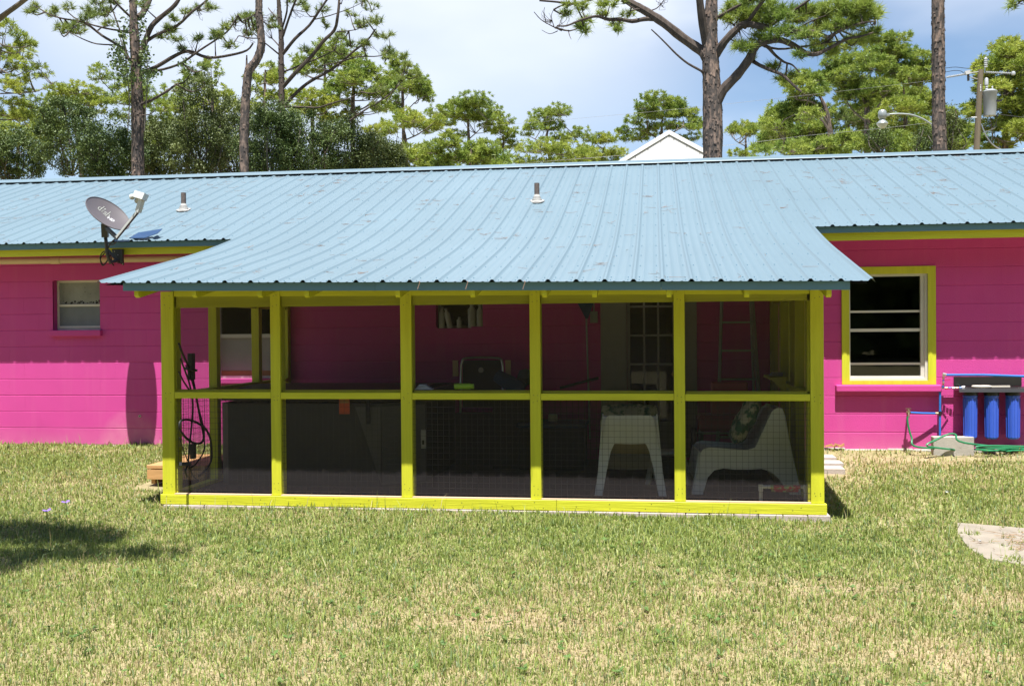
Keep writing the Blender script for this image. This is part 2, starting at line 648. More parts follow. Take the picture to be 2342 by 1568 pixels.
def dryness(X, Y):
    """0 lush green .. 1 bare straw"""
    d = .41 + (vnoise(X, Y, 1.3, 5) - .5) * .5 + (vnoise(X, Y, .42, 6) - .5) * .45 + (vnoise(X, Y, .12, 9) - .5) * .25
    d = d + .16 * sst(-4.3, -5.6, Y) - .22 * np.exp(-((Y + 3.9) / .75) ** 2)
    # trodden straw patches
    for px, py, rx, ry, a in ((-2.3, -5.6, .8, .25, .35), (-.7, -5.9, .45, .22, .4), (1.2, -5.0, .5, .2, .35), (2.35, -5.2, .6, .25, .55), (1.5, -6.3, .5, .2, .55),
                              (2.4, -.55, 1.6, .30, .75), (-.5, -6.5, .3, .15, .5), (-6.9, -.35, .8, .14, .45), (.3, -5.2, .4, .14, .35), (-4.2, -5.1, .5, .2, .25), (-1.4, -6.0, .6, .2, .3), (1.75, -1.2, .3, .7, .5)):
        d = d + a * np.exp(-((X - px) / rx) ** 2 - ((Y - py) / ry) ** 2)
    return np.clip(d, 0, 1)


# ------------------------------------------------------------------ the ground
def build_ground():
    xs = np.concatenate([[-500, -200, -80, -40, -25, -16, -12], np.arange(-9.6, 5.6, .07), [8, 12, 18, 30, 50, 100, 200, 500]])
    ys = np.concatenate([[-400, -150, -60, -30, -16, -12, -9.5, -8.6], np.arange(-8.2, .3, .07), [.6, 2, 5, 9, 14, 22, 35, 60, 100, 200, 500]])
    X, Y = np.meshgrid(xs, ys, indexing='ij')
    Z = ground_z(X, Y)
    nx, ny = X.shape
    V = np.stack([X.ravel(), Y.ravel(), Z.ravel()], 1)
    i, j = np.meshgrid(np.arange(nx - 1), np.arange(ny - 1), indexing='ij')
    a = (i * ny + j).ravel()
    F = np.stack([a, a + ny, a + ny + 1, a + 1], 1)
    me = npmesh('lawn', V, F, [LAWN], smooth=True)
    d = dryness(V[:, 0], V[:, 1])[:, None]
    c = np.array([.22, .215, .09]) * (1 - d) + np.array([.33, .26, .155]) * d
    c = c * (.85 + .3 * rng.random((len(c), 1)))
    at_ = me.color_attributes.new('col', 'FLOAT_COLOR', 'POINT')
    at_.data.foreach_set('color', np.concatenate([c, np.ones((len(c), 1))], 1).astype(np.float32).ravel())
    link('lawn', me, kind='structure', label='sunlit patchy back lawn of green and straw grass')


build_ground()


def build_grass():
    P = []

    def area(x0, x1, y0, y1, dens):
        n = int((x1 - x0) * (y1 - y0) * dens)
        P.append(np.stack([rng.uniform(x0, x1, n), rng.uniform(y0, y1, n)], 1))
    area(-5.4, 3.2, -7.5, -5.2, 9000)
    area(-6.6, 4.0, -5.2, -4.0, 7600)
    area(-7.2, 4.4, -4.0, -3.0, 6500)
    area(-8.6, -4.4, -3.0, 0.0, 5000)
    area(1.36, 4.8, -3.0, -.05, 5000)
    area(-4.4, 1.36, -3.14, -3.08, 5000)
    P = np.concatenate(P)
    x, y = P[:, 0], P[:, 1]
    d = dryness(x, y)
    keep = rng.random(len(x)) > .45 * d ** 1.5
    SP_ = [(2.462, -2.976), (2.36, -3.35), (2.30, -3.85), (2.33, -4.15), (2.53, -4.32), (3.2, -4.6), (4.2, -4.3), (4.2, -3.3), (3.3, -3.17), (2.93, -3.124)]
    slab = np.zeros(len(x), bool)
    for (xa, ya), (xb, yb) in zip(SP_, SP_[1:] + SP_[:1]):
        cr = ((ya > y) != (yb > y)) & (x < (xb - xa) * (y - ya) / (yb - ya + 1e-9) + xa)
        slab ^= cr
    slab &= vnoise(x, y, .09, 12) + .25 * rng.random(len(x)) > .33
    keep &= ~slab
    keep &= ~((x > -4.46) & (x < 1.40) & (y > -3.07))
    keep &= ~((x > -5.2) & (x < -4.3) & (y > -2.3) & (y < -.9))
    keep &= ~((x > 1.3) & (x < 1.9) & (y > -1.25) & (y < -.35))
    # thin out the bare strip along the right wall
    keep &= ~((x > 1.4) & (y > -.5) & (rng.random(len(x)) < .75))
    x, y, d = x[keep], y[keep], d[keep]
    n = len(x)
    z = ground_z(x, y)
    tuft = vnoise(x, y, .16, 8)
    dry = rng.random(n) < np.clip(.04 + .66 * d, 0, .88)
    h = (.018 + .040 * rng.random(n) ** 1.7) * (.6 + .9 * tuft)
    longer = rng.random(n) < .10
    h = np.where(longer, .040 + .045 * rng.random(n), h)
    tall = rng.random(n) < .006
    h = np.where(tall, .10 + .12 * rng.random(n), h)
    h = np.where(dry & ~tall, h * .75, h)
    wd = (.0022 + .0026 * rng.random(n)) * np.where(tall, .6, 1)
    wd = wd * np.interp(y, [-7, -4, -1], [1, 1.25, 1.7])
    az = rng.uniform(0, 2 * math.pi, n)
    lean = rng.random(n) * np.where(dry, 1.55, 1.25)
    dirx, diry = np.cos(az), np.sin(az)
    # side vector of the blade
    az2 = az + math.pi / 2 + rng.normal(0, .5, n)
    sx, sy = np.cos(az2), np.sin(az2)
    B = np.stack([x, y, z - .004], 1)
    S = np.stack([sx, sy, np.zeros(n)], 1) * wd[:, None]
    M = B + np.stack([dirx * h * .25 * lean, diry * h * .25 * lean, h * .58 * np.cos(lean * .5)], 1)
    T = B + np.stack([dirx * h * .80 * lean, diry * h * .80 * lean, h * np.maximum(.12, np.cos(lean))], 1)
    V = np.empty((n, 5, 3))
    V[:, 0], V[:, 1], V[:, 2], V[:, 3], V[:, 4] = B - S, B + S, M + S * .75, M - S * .75, T
    idx = np.arange(n)[:, None] * 5
    F = np.concatenate([idx + np.array([[0, 1, 2]]), idx + np.array([[0, 2, 3]]), idx + np.array([[3, 2, 4]])])
    me = npmesh('grass', V.reshape(-1, 3), F, [BLADE])
    t = rng.random((n, 1))
    g = np.array([.19, .27, .055]) * (1 - t) + np.array([.41, .46, .145]) * t
    blu = rng.random((n, 1)) < .15
    g = np.where(blu, np.array([.20, .275, .13]), g)
    s = np.array([.40, .33, .155]) * (1 - t) + np.array([.58, .51, .29]) * t
    c = np.where(dry[:, None], s, g)
    c = np.repeat(c[:, None], 5, 1)
    c = np.concatenate([c, np.ones((n, 5, 1))], 2)
    a = me.color_attributes.new('col', 'FLOAT_COLOR', 'POINT')
    a.data.foreach_set('color', c.astype(np.float32).ravel())
    link('grass', me, kind='stuff', label='short mown grass with dry straw blades on the lawn')
    print('grass blades', n)


build_grass()


def build_weeds():
    V, F = [], []
    for _ in range(420):
        x, y = random.uniform(-5.4, 3.2), random.uniform(-7.2, -3.2)
        if x > 2.2 and -4.7 < y < -2.9:
            continue
        z = float(ground_z(x, y)) + random.uniform(.012, .03)
        for k in range(random.randint(3, 7)):
            a = random.uniform(0, 6.28)
            L, wd = random.uniform(.018, .045), random.uniform(.007, .014)
            c, s_ = math.cos(a), math.sin(a)
            up = random.uniform(.1, .6) * L
            i = len(V)
            V += [(x, y, z), (x + c * L * .55 - s_ * wd, y + s_ * L * .55 + c * wd, z + up * .7), (x + c * L, y + s_ * L, z + up), (x + c * L * .55 + s_ * wd, y + s_ * L * .55 - c * wd, z + up * .7)]
            F.append((i, i + 1, i + 2, i + 3))
    me = npmesh('lawn_weeds', np.array(V), np.array(F), [mat('weed_leaves', (.11, .19, .045), .45, .25, 3, transl=.25)])
    link('lawn_weeds', me, kind='stuff', label='small broad-leaved weeds scattered through the lawn')


build_weeds()

# ------------------------------------------------------------------ the house
house = thing('house', 'long low magenta block house with blue ribbed metal roof', 'house')
RIBP, RIB0 = .2286, -5.8827
RIDGE_Y, RIDGE_Z = 3.67, 3.955
EAVE_Y, EAVE_Z = -.50, 2.548
PE_Y = -3.60


def pe_z(x):
    return 1.897 - .0121 * (x + 4.74)


# openings in the front wall: x0, x1, z0, z1
OPEN = [(-7.434, -6.806, 1.512, 2.134), (-5.30, -4.55, .907, 2.10), (-2.56, -2.0, 1.495, 2.05), (-.32, .22, .0, 2.08), (2.13, 2.988, .866, 2.060)]
WX0, WX1, WZ0, WZ1 = -12.5, 7.0, .09, 2.52


def wall_core():
    mb = MB()
    xs = sorted({WX0, WX1, *[o[0] for o in OPEN], *[o[1] for o in OPEN]})
    for a, b in zip(xs, xs[1:]):
        mid = (a + b) / 2
        op = [o for o in OPEN if o[0] < mid < o[1]]
        if not op:
            mb.box(a, b, .005, .19, WZ0 - .2, WZ1)
        else:
            if op[0][2] > WZ0:
                mb.box(a, b, .005, .19, WZ0 - .2, op[0][2])
            mb.box(a, b, .005, .19, op[0][3], WZ1)
    return mb


wall = wall_core().build('front_wall', PINK, house)


def blocks():
    CH = .2032
    base = .70 - CH * 3
    far, count = MB(), 0
    k = 0
    while True:
        z0 = base + k * CH
        z1 = min(z0 + CH, WZ1)
        if z0 > WZ1 - .02:
            break
        strong = (k % 2 == 1)
        off = 0 if k % 2 else .2032
        x = WX0 + off
        edges = [WX0]
        while x < WX1:
            if x > WX0 + .01:
                edges.append(x)
            x += .4064
        edges.append(WX1)
        for a, b in zip(edges, edges[1:]):
            segs = [(a, b)]
            for o in OPEN:
                if o[2] < z1 - .03 and o[3] > z0 + .03:
                    ns = []
                    for s0, s1 in segs:
                        if o[1] <= s0 or o[0] >= s1:
                            ns.append((s0, s1))
                        else:
                            if o[0] - s0 > .03:
                                ns.append((s0, o[0]))
                            if s1 - o[1] > .03:
                                ns.append((o[1], s1))
                    segs = ns
            for s0, s1 in segs:
                zz0, zz1 = z0, z1
                for o in OPEN:   # a block cut by an opening's head or sill
                    if o[0] < (s0 + s1) / 2 < o[1]:
                        if o[2] > z0 and o[2] < z1:
                            zz1 = o[2]
                        if o[3] > z0 and o[3] < z1:
                            zz0 = o[3]
                jit = random.uniform(-.0004, .0004)
                g = .0035 if k % 2 else .0018
                gx = .0
                mb = MB()
                y0 = jit
                # front face chamfered, joints nearly filled with paint at the sides
                c = .0035 + random.uniform(0, .0015)
                X0, X1, Z0, Z1 = s0 + gx, s1 - gx, zz0 + (g if strong else .0012), zz1 - (.0012 if strong else g)
                cx = .0003
                vs = [(X0, .02, Z0), (X1, .02, Z0), (X1, .02, Z1), (X0, .02, Z1),
                      (X0, y0 + c, Z0), (X1, y0 + c, Z0), (X1, y0 + c, Z1), (X0, y0 + c, Z1),
                      (X0 + cx, y0, Z0 + c), (X1 - cx, y0, Z0 + c), (X1 - cx, y0, Z1 - c), (X0 + cx, y0, Z1 - c)]
                fs = [(8, 9, 10, 11)]
                for q in range(4):
                    q2 = (q + 1) % 4
                    fs.append((4 + q, 4 + q2, 8 + q2, 8 + q))
                    fs.append((q, q2, 4 + q2, 4 + q))
                mid = (s0 + s1) / 2
                if (-8.7 < mid < -4.4) or (-4.4 <= mid < -3.6 and z0 > .8) or (1.2 < mid < 4.5):
                    mb.add(vs, fs)
                    mb.build('concrete_block', PINKB, wall)
                    count += 1
                else:
                    far.add(vs, fs)
        k += 1
    far.build('concrete_blocks', PINKB, wall, kind='stuff')
    print('blocks', count)


blocks()
# side and back walls, so that the house is a closed volume
mb = MB()
mb.box(WX0 + .001, WX0 + .19, .19, 7.3, -.1, 2.52)
mb.box(WX1 - .19, WX1 - .001, .19, 7.3, -.1, 2.52)
mb.box(WX0 + .19, WX1 - .19, 7.11, 7.3, -.1, 2.52)
mb.build('side_and_back_wall', PINK, house)
MB().box(WX0 + .19, WX1 - .19, .19, 7.11, -.1, -.02).build('room_floor', DARKIN, house)
MB().box(WX0 + .19, WX1 - .19, .9, .95, -.02, 2.5).build('room_partition', DARKIN, house)
MB().box(WX0 + .19, WX1 - .19, .20, 7.11, 2.44, 2.47).build('room_ceiling', DARKIN, house)
# rough footing showing under the wall
mb = MB()
x = 1.45
while x < 6.9:
    L = random.uniform(.25, .5)
    mb.box(x, min(x + L, 6.95), -.03 - random.uniform(0, .012), .05, -.1, .118 + random.uniform(-.012, .012), None, .012)
    x += L
mb.build('footing', MORTAR, house)
mb = MB().box(-8.9, -4.5, -.014, .05, -.1, .086, None, .006)
mb.build('footing', MORTAR, house)


# ---- roof
def rib_section(nribs):
    """(x, h) across a panel of nribs pitches, first and last points on rib centres"""
    p = RIBP
    pts = []
    H = .019
    for i in range(nribs):
        o = i * p
        pts += [(o, H), (o + .009, H), (o + .024, .0015), (o + .030, 0)]
        for c in (.333, .667):
            q = o + p * c
            pts += [(q - .012, 0), (q - .006, .0035), (q + .006, .0035), (q + .012, 0)]
        pts += [(o + p - .030, 0), (o + p - .024, .0015), (o + p - .009, H)]
    pts.append((nribs * p, H))
    return pts


def profile(porch, x):
    s = (RIDGE_Z - EAVE_Z) / (RIDGE_Y - EAVE_Y)
    if not porch:
        return [(RIDGE_Y - .02, RIDGE_Z - .007), (1.5, EAVE_Z + s * (1.5 - EAVE_Y)), (EAVE_Y, EAVE_Z)]
    # long panels pressed down from the main roof onto the porch
    y0, y1 = .75, -2.0
    z0 = EAVE_Z + s * (y0 - EAVE_Y)
    ze = pe_z(x)
    zm = EAVE_Z - .035
    s2 = (zm - ze) / (EAVE_Y - PE_Y)
    z1 = ze + s2 * (y1 - PE_Y)
    out = [(RIDGE_Y - .02, RIDGE_Z - .007), (2.2, EAVE_Z + s * (2.2 - EAVE_Y)), (y0, z0)]
    for i in range(1, 10):      # hermite between the two slopes
        t = i / 10
        dy = y1 - y0
        h00, h10, h01, h11 = 2 * t ** 3 - 3 * t * t + 1, t ** 3 - 2 * t * t + t, -2 * t ** 3 + 3 * t * t, t ** 3 - t * t
        out.append((y0 + dy * t, h00 * z0 + h10 * s * dy + h01 * z1 + h11 * s2 * dy))
    out += [(y1, z1), (-2.8, ze + s2 * (-2.8 - PE_Y)), (PE_Y, ze)]
    return out


def roof_pt(x, y, lift=0.):
    porch = X5 < x < X5 + 28 * RIBP
    pr = profile(porch, x)
    for (ya, za), (yb, zb) in zip(pr, pr[1:]):
        if yb <= y <= ya:
            t = (y - ya) / (yb - ya)
            return Vector((x, y, za + (zb - za) * t + lift))
    return Vector((x, y, pr[-1][1] + lift))


roof_under = MB()
s_ = (RIDGE_Z - EAVE_Z) / (RIDGE_Y - EAVE_Y)
roof_under.add([(WX0 - .3, EAVE_Y + .04, EAVE_Z - .045), (WX1 + .2, EAVE_Y + .04, EAVE_Z - .045), (WX1 + .2, RIDGE_Y, RIDGE_Z - .05), (WX0 - .3, RIDGE_Y, RIDGE_Z - .05),
                (WX0 - .3, 8.0, EAVE_Z - .045), (WX1 + .2, 8.0, EAVE_Z - .045)], [(0, 1, 2, 3), (3, 2, 5, 4)], FASC)
roof = roof_under.build('roof', None, house)


def panel(x0, nr, porch):
    sec = rib_section(nr)
    if porch == 'last':
        sec = sec[:-1] + [(nr * RIBP, .019), (nr * RIBP + .012, .019), (nr * RIBP + .03, -.012)]
    if porch == 'first':
        sec = [(-.028, -.004)] + sec
    vs, fs = [], []
    np_ = None
    for dx, h in sec:
        pr = profile(bool(porch), x0 + dx)
        np_ = len(pr)
        for y, z in pr:
            vs.append((x0 + dx, y, z + h))
    for i in range(len(sec) - 1):
        for j in range(np_ - 1):
            fs.append((i * np_ + j, i * np_ + j + 1, (i + 1) * np_ + j + 1, (i + 1) * np_ + j))
    mb = MB().add(vs, fs)
    return mb.build('roof_panel', ROOF, roof, smooth=True)


X5 = RIB0 + 5 * RIBP
for k in range(1, 10):
    panel(X5 - k * 4 * RIBP, 4, None)
for k in range(7):
    panel(X5 + k * 4 * RIBP, 4, 'last' if k == 6 else ('first' if k == 0 else 'mid'))
for k in range(7, 13):
    panel(X5 + k * 4 * RIBP, 4, None)
# added dark sheet under the porch panels, cuts light bounce inside the porch
mb = MB()
vs = []
for xx in (X5 + .02, X5 + 28 * RIBP - .02):
    pr = [(y, z) for y, z in profile(True, xx) if PE_Y < y < -.02]
    pr = [(-.02, roof_pt(xx, -.02).z)] + pr + [(PE_Y + .06, roof_pt(xx, PE_Y + .06).z)]
    np2 = len(pr)
    vs += [(xx, y, z - .03) for y, z in pr]
mb.add(vs, [(i, i + 1, np2 + i + 1, np2 + i) for i in range(np2 - 1)])
mb.build('bounce_sheet', mat('dark_bounce_sheet', (.07, .055, .045), .9, .2, 4), roof)
# back slope and ridge cap
mb = MB()
mb.add([(WX0 - .4, 8.05, EAVE_Z), (WX1 + .3, 8.05, EAVE_Z), (WX1 + .3, RIDGE_Y, RIDGE_Z + .002), (WX0 - .4, RIDGE_Y, RIDGE_Z + .002)], [(0, 1, 2, 3)])
mb.build('back_slope', ROOF, roof)
x = WX0 - .4
while x < WX1 + .3:
    L = 3.05
    mb = MB()
    lift = random.uniform(-.002, .002)
    prof = [(-.175, -.036), (-.168, -.026), (-.03, .026), (0, .04), (.03, .026), (.17, -.03)]
    vs = []
    for xx in (x, min(x + L + .02, WX1 + .35)):
        for y, z in prof:
            vs.append((xx, RIDGE_Y + y, RIDGE_Z + .012 + z + lift))
    n = len(prof)
    mb.add(vs, [(i, i + 1, n + i + 1, n + i) for i in range(n - 1)])
    mb.build('ridge_cap', ROOF, roof)
    x += L
# main fascias
for a, b in ((WX0 - .35, -4.60), (1.62, WX1 + .25)):
    MB().box(a, b, EAVE_Y + .034, EAVE_Y + .052, EAVE_Z - .068, EAVE_Z - .002).build('blue_fascia', FASC, roof)
    MB().box(a, b, EAVE_Y + .075, EAVE_Y + .11, EAVE_Z - .148, EAVE_Z - .03).build('yellow_fascia', YELS, roof)
    MB().box(a, b, EAVE_Y + .11, .0, EAVE_Z - .125, EAVE_Z - .11).build('soffit', PINK, roof)
# porch fascia, joined from three lengths
for a, b in ((-4.532, -2.30), (-2.298, .05), (.052, 1.506)):
    mb = MB()
    vs = []
    for xx in (a, b):
        ze = pe_z(xx)
        for y in (PE_Y + .034, PE_Y + .050):
            for z in (ze - .068, ze - .001):
                vs.append((xx, y, z))
    mb.add(vs, [(0, 1, 3, 2), (4, 6, 7, 5), (0, 4, 5, 1), (2, 3, 7, 6), (0, 2, 6, 4), (1, 5, 7, 3)])
    mb.build('blue_fascia', FASC, roof)
# cream conduit under the left eave
mb = MB().tube([(-10, -.16, 2.375), (-4.3, -.16, 2.362)], .040, 12)
mb.tube([(-7.35, -.16, 2.369), (-7.22, -.16, 2.368)], .046, 12)
for xx in (-9, -6.5, -5.1):
    mb.box(xx - .01, xx + .01, -.16, .0, 2.36, 2.38)
mb.build('conduit', CREAM, house, smooth=True)


# roof screws
mb = MB()
for k in range(-20, 60):
    x = RIB0 + k * RIBP
    if not (-9.8 < x < 6.5):
        continue
    porch = X5 < x < X5 + 28 * RIBP
    y = 3.3
    while y > (PE_Y if porch else EAVE_Y):
        for dx in (-.045, .045):
            p = roof_pt(x + dx, y + random.uniform(-.015, .015), .001)
            mb.lathe([(.0052, 0), (.0042, .005)], p, 6)
        y -= .61
    if porch:
        for dx in (-.045, .045):
            mb.lathe([(.0052, 0), (.0042, .005)], roof_pt(x + dx, PE_Y + .06, .001), 6)
mb.build('roof_screws', FASC, roof, kind='stuff')
# fallen pine straw on the roof
mb = MB()
for i in range(330):
    x = random.uniform(-9.5, 5.6)
    ym = PE_Y + .05 if X5 + .1 < x < X5 + 28 * RIBP - .1 else EAVE_Y + .05
    y = ym + (3.45 - ym) * random.random() ** .9
    nn = random.choice((1, 1, 2, 3, 5))
    for j in range(nn):
        a = random.gauss(0, .55) + (math.pi if random.random() < .5 else 0)
        L = random.uniform(.05, .15)
        cx, cy = x + random.gauss(0, .03), y + random.gauss(0, .03)
        bend = random.gauss(0, .5)
        pts = []
        for t in (0, .5, 1):
            aa = a + bend * t
            yy = min(3.5, max(ym, cy + math.sin(aa) * L * t))
            pts.append(roof_pt(cx + math.cos(aa) * L * t, yy, .006 + .012 * (random.random() if t == 1 else 0)))
        mb.tube(pts, [.0017, .0015, .0010], 3, cap=False)
for x in (-1.92, -1.52, -1.05, 2.5):
    if x < 1.6:
        p = roof_pt(x, PE_Y + .02, .004)
        mb.tube([p, p + Vector((.015, -.04, -.01)), p + Vector((-.005, -.045, -.07))], .003, 3)
mb.build('pine_straw', STRAWM, None, kind='stuff', label='scattered brown pine straw fallen on the blue roof')


# ---- windows
def rect_frame(mb, x0, x1, z0, z1, y0, y1, t, m=None, tb=None):
    tb = tb or t
    mb.box(x0, x0 + t, y0, y1, z0, z1, m)
    mb.box(x1 - t, x1, y0, y1, z0, z1, m)
    mb.box(x0 + t, x1 - t, y0, y1, z0, z0 + tb, m)
    mb.box(x0 + t, x1 - t, y0, y1, z1 - t, z1, m)


# small window at the left
x0, x1, z0, z1 = OPEN[0]
mb = MB()
rect_frame(mb, x0 + .001, x1 - .001, z0 + .001, z1 - .001, .095, .15, .026)
mb.box(x0 + .027, x1 - .027, .088, .14, 1.806, 1.834)
mb.box(x0 + .027, x1 - .027, .085, .14, z0 + .027, z0 + .052)
win = mb.build('window', WHITEM, house)
MB().box(x0 + .026, x1 - .026, .118, .124, 1.83, z1 - .026).build('upper_pane', FROSTU, win)
MB().box(x0 + .026, x1 - .026, .104, .110, z0 + .05, 1.81).build('lower_pane', FROSTL, win)
mb = MB()
for i in range(34):
    a = random.random()
    cx = x0 + .08 + .5 * a if i < 26 else x0 + random.uniform(.06, .56)
    cz = 1.848 + abs(random.gauss(0, .012)) if i < 26 else random.uniform(1.86, 2.08)
    mb.lathe([(random.uniform(.004, .014) * (.4 if i >= 26 else 1), 0), (.001, .002)], (cx, .116, cz), 7, axis=(0, -1, 0))
mb.build('mildew_spots', DARKIN, win, kind='stuff')
MB().box(-7.462, -6.775, -.055, .09, 1.436, 1.511, None, .006).build('window_sill', PINK, win)

# second window seen through the porch screens
x0, x1, z0, z1 = OPEN[1]
mb = MB()
rect_frame(mb, x0 + .001, x1 - .001, z0 + .001, z1 - .001, .07, .14, .03)
mb.box(x0 + .031, x1 - .031, .06, .13, 1.40, 1.445)
win = mb.build('window', WHITEM, house)
MB().box(x0 + .03, x1 - .03, .10, .106, 1.44, z1 - .03).build('upper_pane', GLASS, win)
MB().box(x0 + .031, x1 - .031, .085, .095, 1.0, 1.401).build('lower_board', WINBOARD, win)
MB().box(x0 + .031, x1 - .031, .080, .095, z0 + .03, 1.0).build('stained_board', mat('rust_stained_board', (.30, .14, .06), .8, .2, 4), win)
MB().box(x0 - .03, x1 + .03, -.04, .07, z0 - .06, z0 - .001, None, .005).build('window_sill', PINK, win)

# right window
x0, x1, z0, z1 = OPEN[4]
mb = MB()
rect_frame(mb, x0 + .001, x1 - .001, z0 + .001, z1 - .001, .01, .12, .03)
mb.box(x0 + .031, x1 - .031, .045, .09, 1.415, 1.450)     # meeting rail
mb.box(x0 + .031, x1 - .031, .050, .075, 1.628, 1.652)
mb.box(x0 + .031, x1 - .031, .035, .06, 1.045, 1.070)
mb.box(x1 - .07, x1 - .031, .03, .08, z0 + .031, z1 - .031)
mb.box(x0 + .031, x1 - .07, .03, .08, z0 + .031, z0 + .056)
win = mb.build('window', WHITEM, house)
for a, b in ((1.652, z1 - .03), (1.45, 1.628), (1.07, 1.415), (z0 + .056, 1.045)):
    MB().box(x0 + .03, x1 - .07, .062, .067, a, b).build('pane', GLASS, win)
mb = MB()
T0, T1, Z0_, Z1_ = 2.066, 3.068, .830, 2.136
rect_frame(mb, T0, T1, Z0_, Z1_, -.018, .004, .082, None, .042)
mb.build('window_trim', YEL, win)
MB().box(1.993, 3.11, -.085, .03, .752, .826, None, .008).build('window_sill', PINK, win)
MB().box(x0 + .05, x1 - .08, .5, .52, .9, 2.0).build('roller_blind', DARKIN, win)

# window above the tub, bottles on its ledge
x0, x1, z0, z1 = OPEN[2]
mb = MB()
rect_frame(mb, x0 + .001, x1 - .001, z0 + .001, z1 - .001, .13, .18, .03)
win = mb.build('window', DOORW, house)
MB().box(x0 + .03, x1 - .03, .15, .156, z0 + .03, z1 - .03).build('pane', GLASS, win)

# french door with side panels
mb = MB()
mb.box(-.60, -.321, -.03, .05, .0, 2.09)
mb.box(.221, .47, -.03, .05, .0, 2.09)
mb.box(-.321, .221, -.03, .05, 2.081, 2.16)
mb.box(-.62, -.60, -.035, .05, .0, 2.16)
mb.box(-.36, -.335, -.04, -.03, .0, 2.08)
fr = mb.build('door_frame', DOORW, house)
mb = MB()
rect_frame(mb, -.318, .218, .012, 2.075, .01, .055, .02)
mb.box(-.298, .198, .012, .05, .012, .40)
mb.box(-.298, -.285, .012, .05, .4, 2.055)
gx0, gx1, gz0, gz1 = -.285, .198, .40, 2.055
for i in (1, 2):
    xx = gx0 + (gx1 - gx0) * i / 3
    mb.box(xx - .011, xx + .011, .005, .05, gz0, gz1)
for i in range(1, 5):
    zz = gz0 + (gz1 - gz0) * i / 5
    mb.box(gx0, gx1, .006, .049, zz - .011, zz + .011)
door = mb.build('french_door', DOORW, house)
for i in range(3):
    for j in range(5):
        a, b = gx0 + (gx1 - gx0) * i / 3 + .011, gx0 + (gx1 - gx0) * (i + 1) / 3 - .011
        c, d = gz0 + (gz1 - gz0) * j / 5 + .011, gz0 + (gz1 - gz0) * (j + 1) / 5 - .011
        MB().box(a, b, .026, .031, c, d).build('pane', GLASS, door)
mb = MB().lathe([(.012, 0), (.012, .03), (.028, .045), (.024, .065), (.001, .07)], (.208, .008, .95), 12, axis=(0, -1, 0))
mb.build('door_knob', BRASS, door, smooth=True)
mb = MB().box(-.740, -.654, -.03, .0, 1.542, 1.675, None, .004)
mb.box(-.705, -.69, -.038, -.03, 1.59, 1.625)
mb.box(-.705, -.69, -.02, 0, 1.675, 2.3)
mb.build('switch_box', GREYW, house)
# pipe stub in the wall, a dark disc at its open end
mb = MB().lathe([(.016, 0), (.016, .012), (.010, .012), (.010, .001)], (-6.295, .002, .446), 12, axis=(0, -1, 0), m=ALU)
mb.lathe([(.010, .002), (.0, .003)], (-6.295, .002, .446), 12, axis=(0, -1, 0), m=DARKIN)
mb.build('pipe_stub', None, house)

# ------------------------------------------------------------------ the screened porch
porch = thing('screened_porch', 'yellow-green timber screened porch in front of the house', 'porch')
PY = -3.03
PXL, PXR = -4.453, 1.387
PX = [(-4.453, -4.333), (-3.414, -3.324), (-2.219, -2.120), (-1.073, -.982), (.157, .248), (1.280, 1.387)]


def hz(x):   # the porch leans down a little to the right
    return 1.832 - .0085 * (x + 4.4)


for i, (a, b) in enumerate(PX):
    mb = MB()
    top = hz(a) + .005
    mb.box(a, b, PY - .022, PY + .004, 0, top, None, .002)
    if i == 0:
        mb.box(a, b + .012, PY + .012, PY + .10, 0, top)
    elif i == 5:
        mb.box(a - .02, b, PY + .012, PY + .10, 0, top)
    else:
        mb.box(a + .004, b + .004, PY + .012, PY + .10, 0, top)
    mb.build('post', YEL, porch)
for i in range(5):
    a, b = PX[i][1], PX[i + 1][0]
    dz = -.004 * i
    mb = MB().box(a + .002, b - .002, PY - .020, PY + .004, .868 + dz, .926 + dz, None, .002)
    mb.box(a + .012, b - .002, PY + .012, PY + .10, .885 + dz, .945 + dz)
    mb.build('mid_rail', YELS, porch)
    # screens, one above and one below the rail
    for q, (c, d) in enumerate(((.02, .872 + dz), (.92 + dz, hz((a + b) / 2) - .036))):
        MB().add([(a - .01, PY + .008, c), (b + .01, PY + .008, c), (b + .01, PY + .008, d), (a - .01, PY + .008, d)], [(0, 1, 2, 3)]).build('insect_screen', SCREEN, porch)
    mb = MB()
    wx = a + .02
    while wx < b:
        mb.bar((wx, PY + .0102, .0), (wx, PY + .0102, .87 + dz), .0020, .0020)
        wx += .0508
    wz = .03
    while wz < .87 + dz:
        mb.bar((a, PY + .0112, wz), (b, PY + .0112, wz + random.uniform(-.003, .003)), .0020, .0020)
        wz += .0508
    mb.build('wire_mesh', WIREM, porch, kind='stuff')
    # raw edge of the bottom plate between the posts
    MB().box(a + .002, b - .002, PY - .040, PY + .004, -.0025, .007).build('sill_strip', WOODRAW, porch)
MB().box(PXL + .01, PXR - .01, PY + .012, PY + .055, 1.69, 1.80).build('header_beam', YELS, porch)
mb = MB()
vs = []
for xx in (PXL + .125, PXR - .11):
    for y in (PY - .012, PY + .010):
        for z in (hz(xx) - .04, hz(xx) + .02):
            vs.append((xx, y, z))
mb.add(vs, [(0, 1, 3, 2), (4, 6, 7, 5), (0, 4, 5, 1), (2, 3, 7, 6), (0, 2, 6, 4), (1, 5, 7, 3)])
mb.build('front_beam', YELS, porch)
for a, b in ((-4.467, -.85), (-.848, 1.405)):
    mb = MB().box(a, b, PY - .042, PY + .02, -.092, -.003, None, .003)
    mb.build('bottom_board', YELS, porch)
mb = MB()
for a, b in PX:
    for z in (.05, .10, .85, .90, 1.70, 1.78):
        for q in (.3, .7):
            mb.lathe([(.0035, 0), (.0035, .0012), (0, .0014)], (a + (b - a) * q + random.uniform(-.006, .006), PY - .0221, z + random.uniform(-.02, .02)), 6, axis=(0, -1, 0))
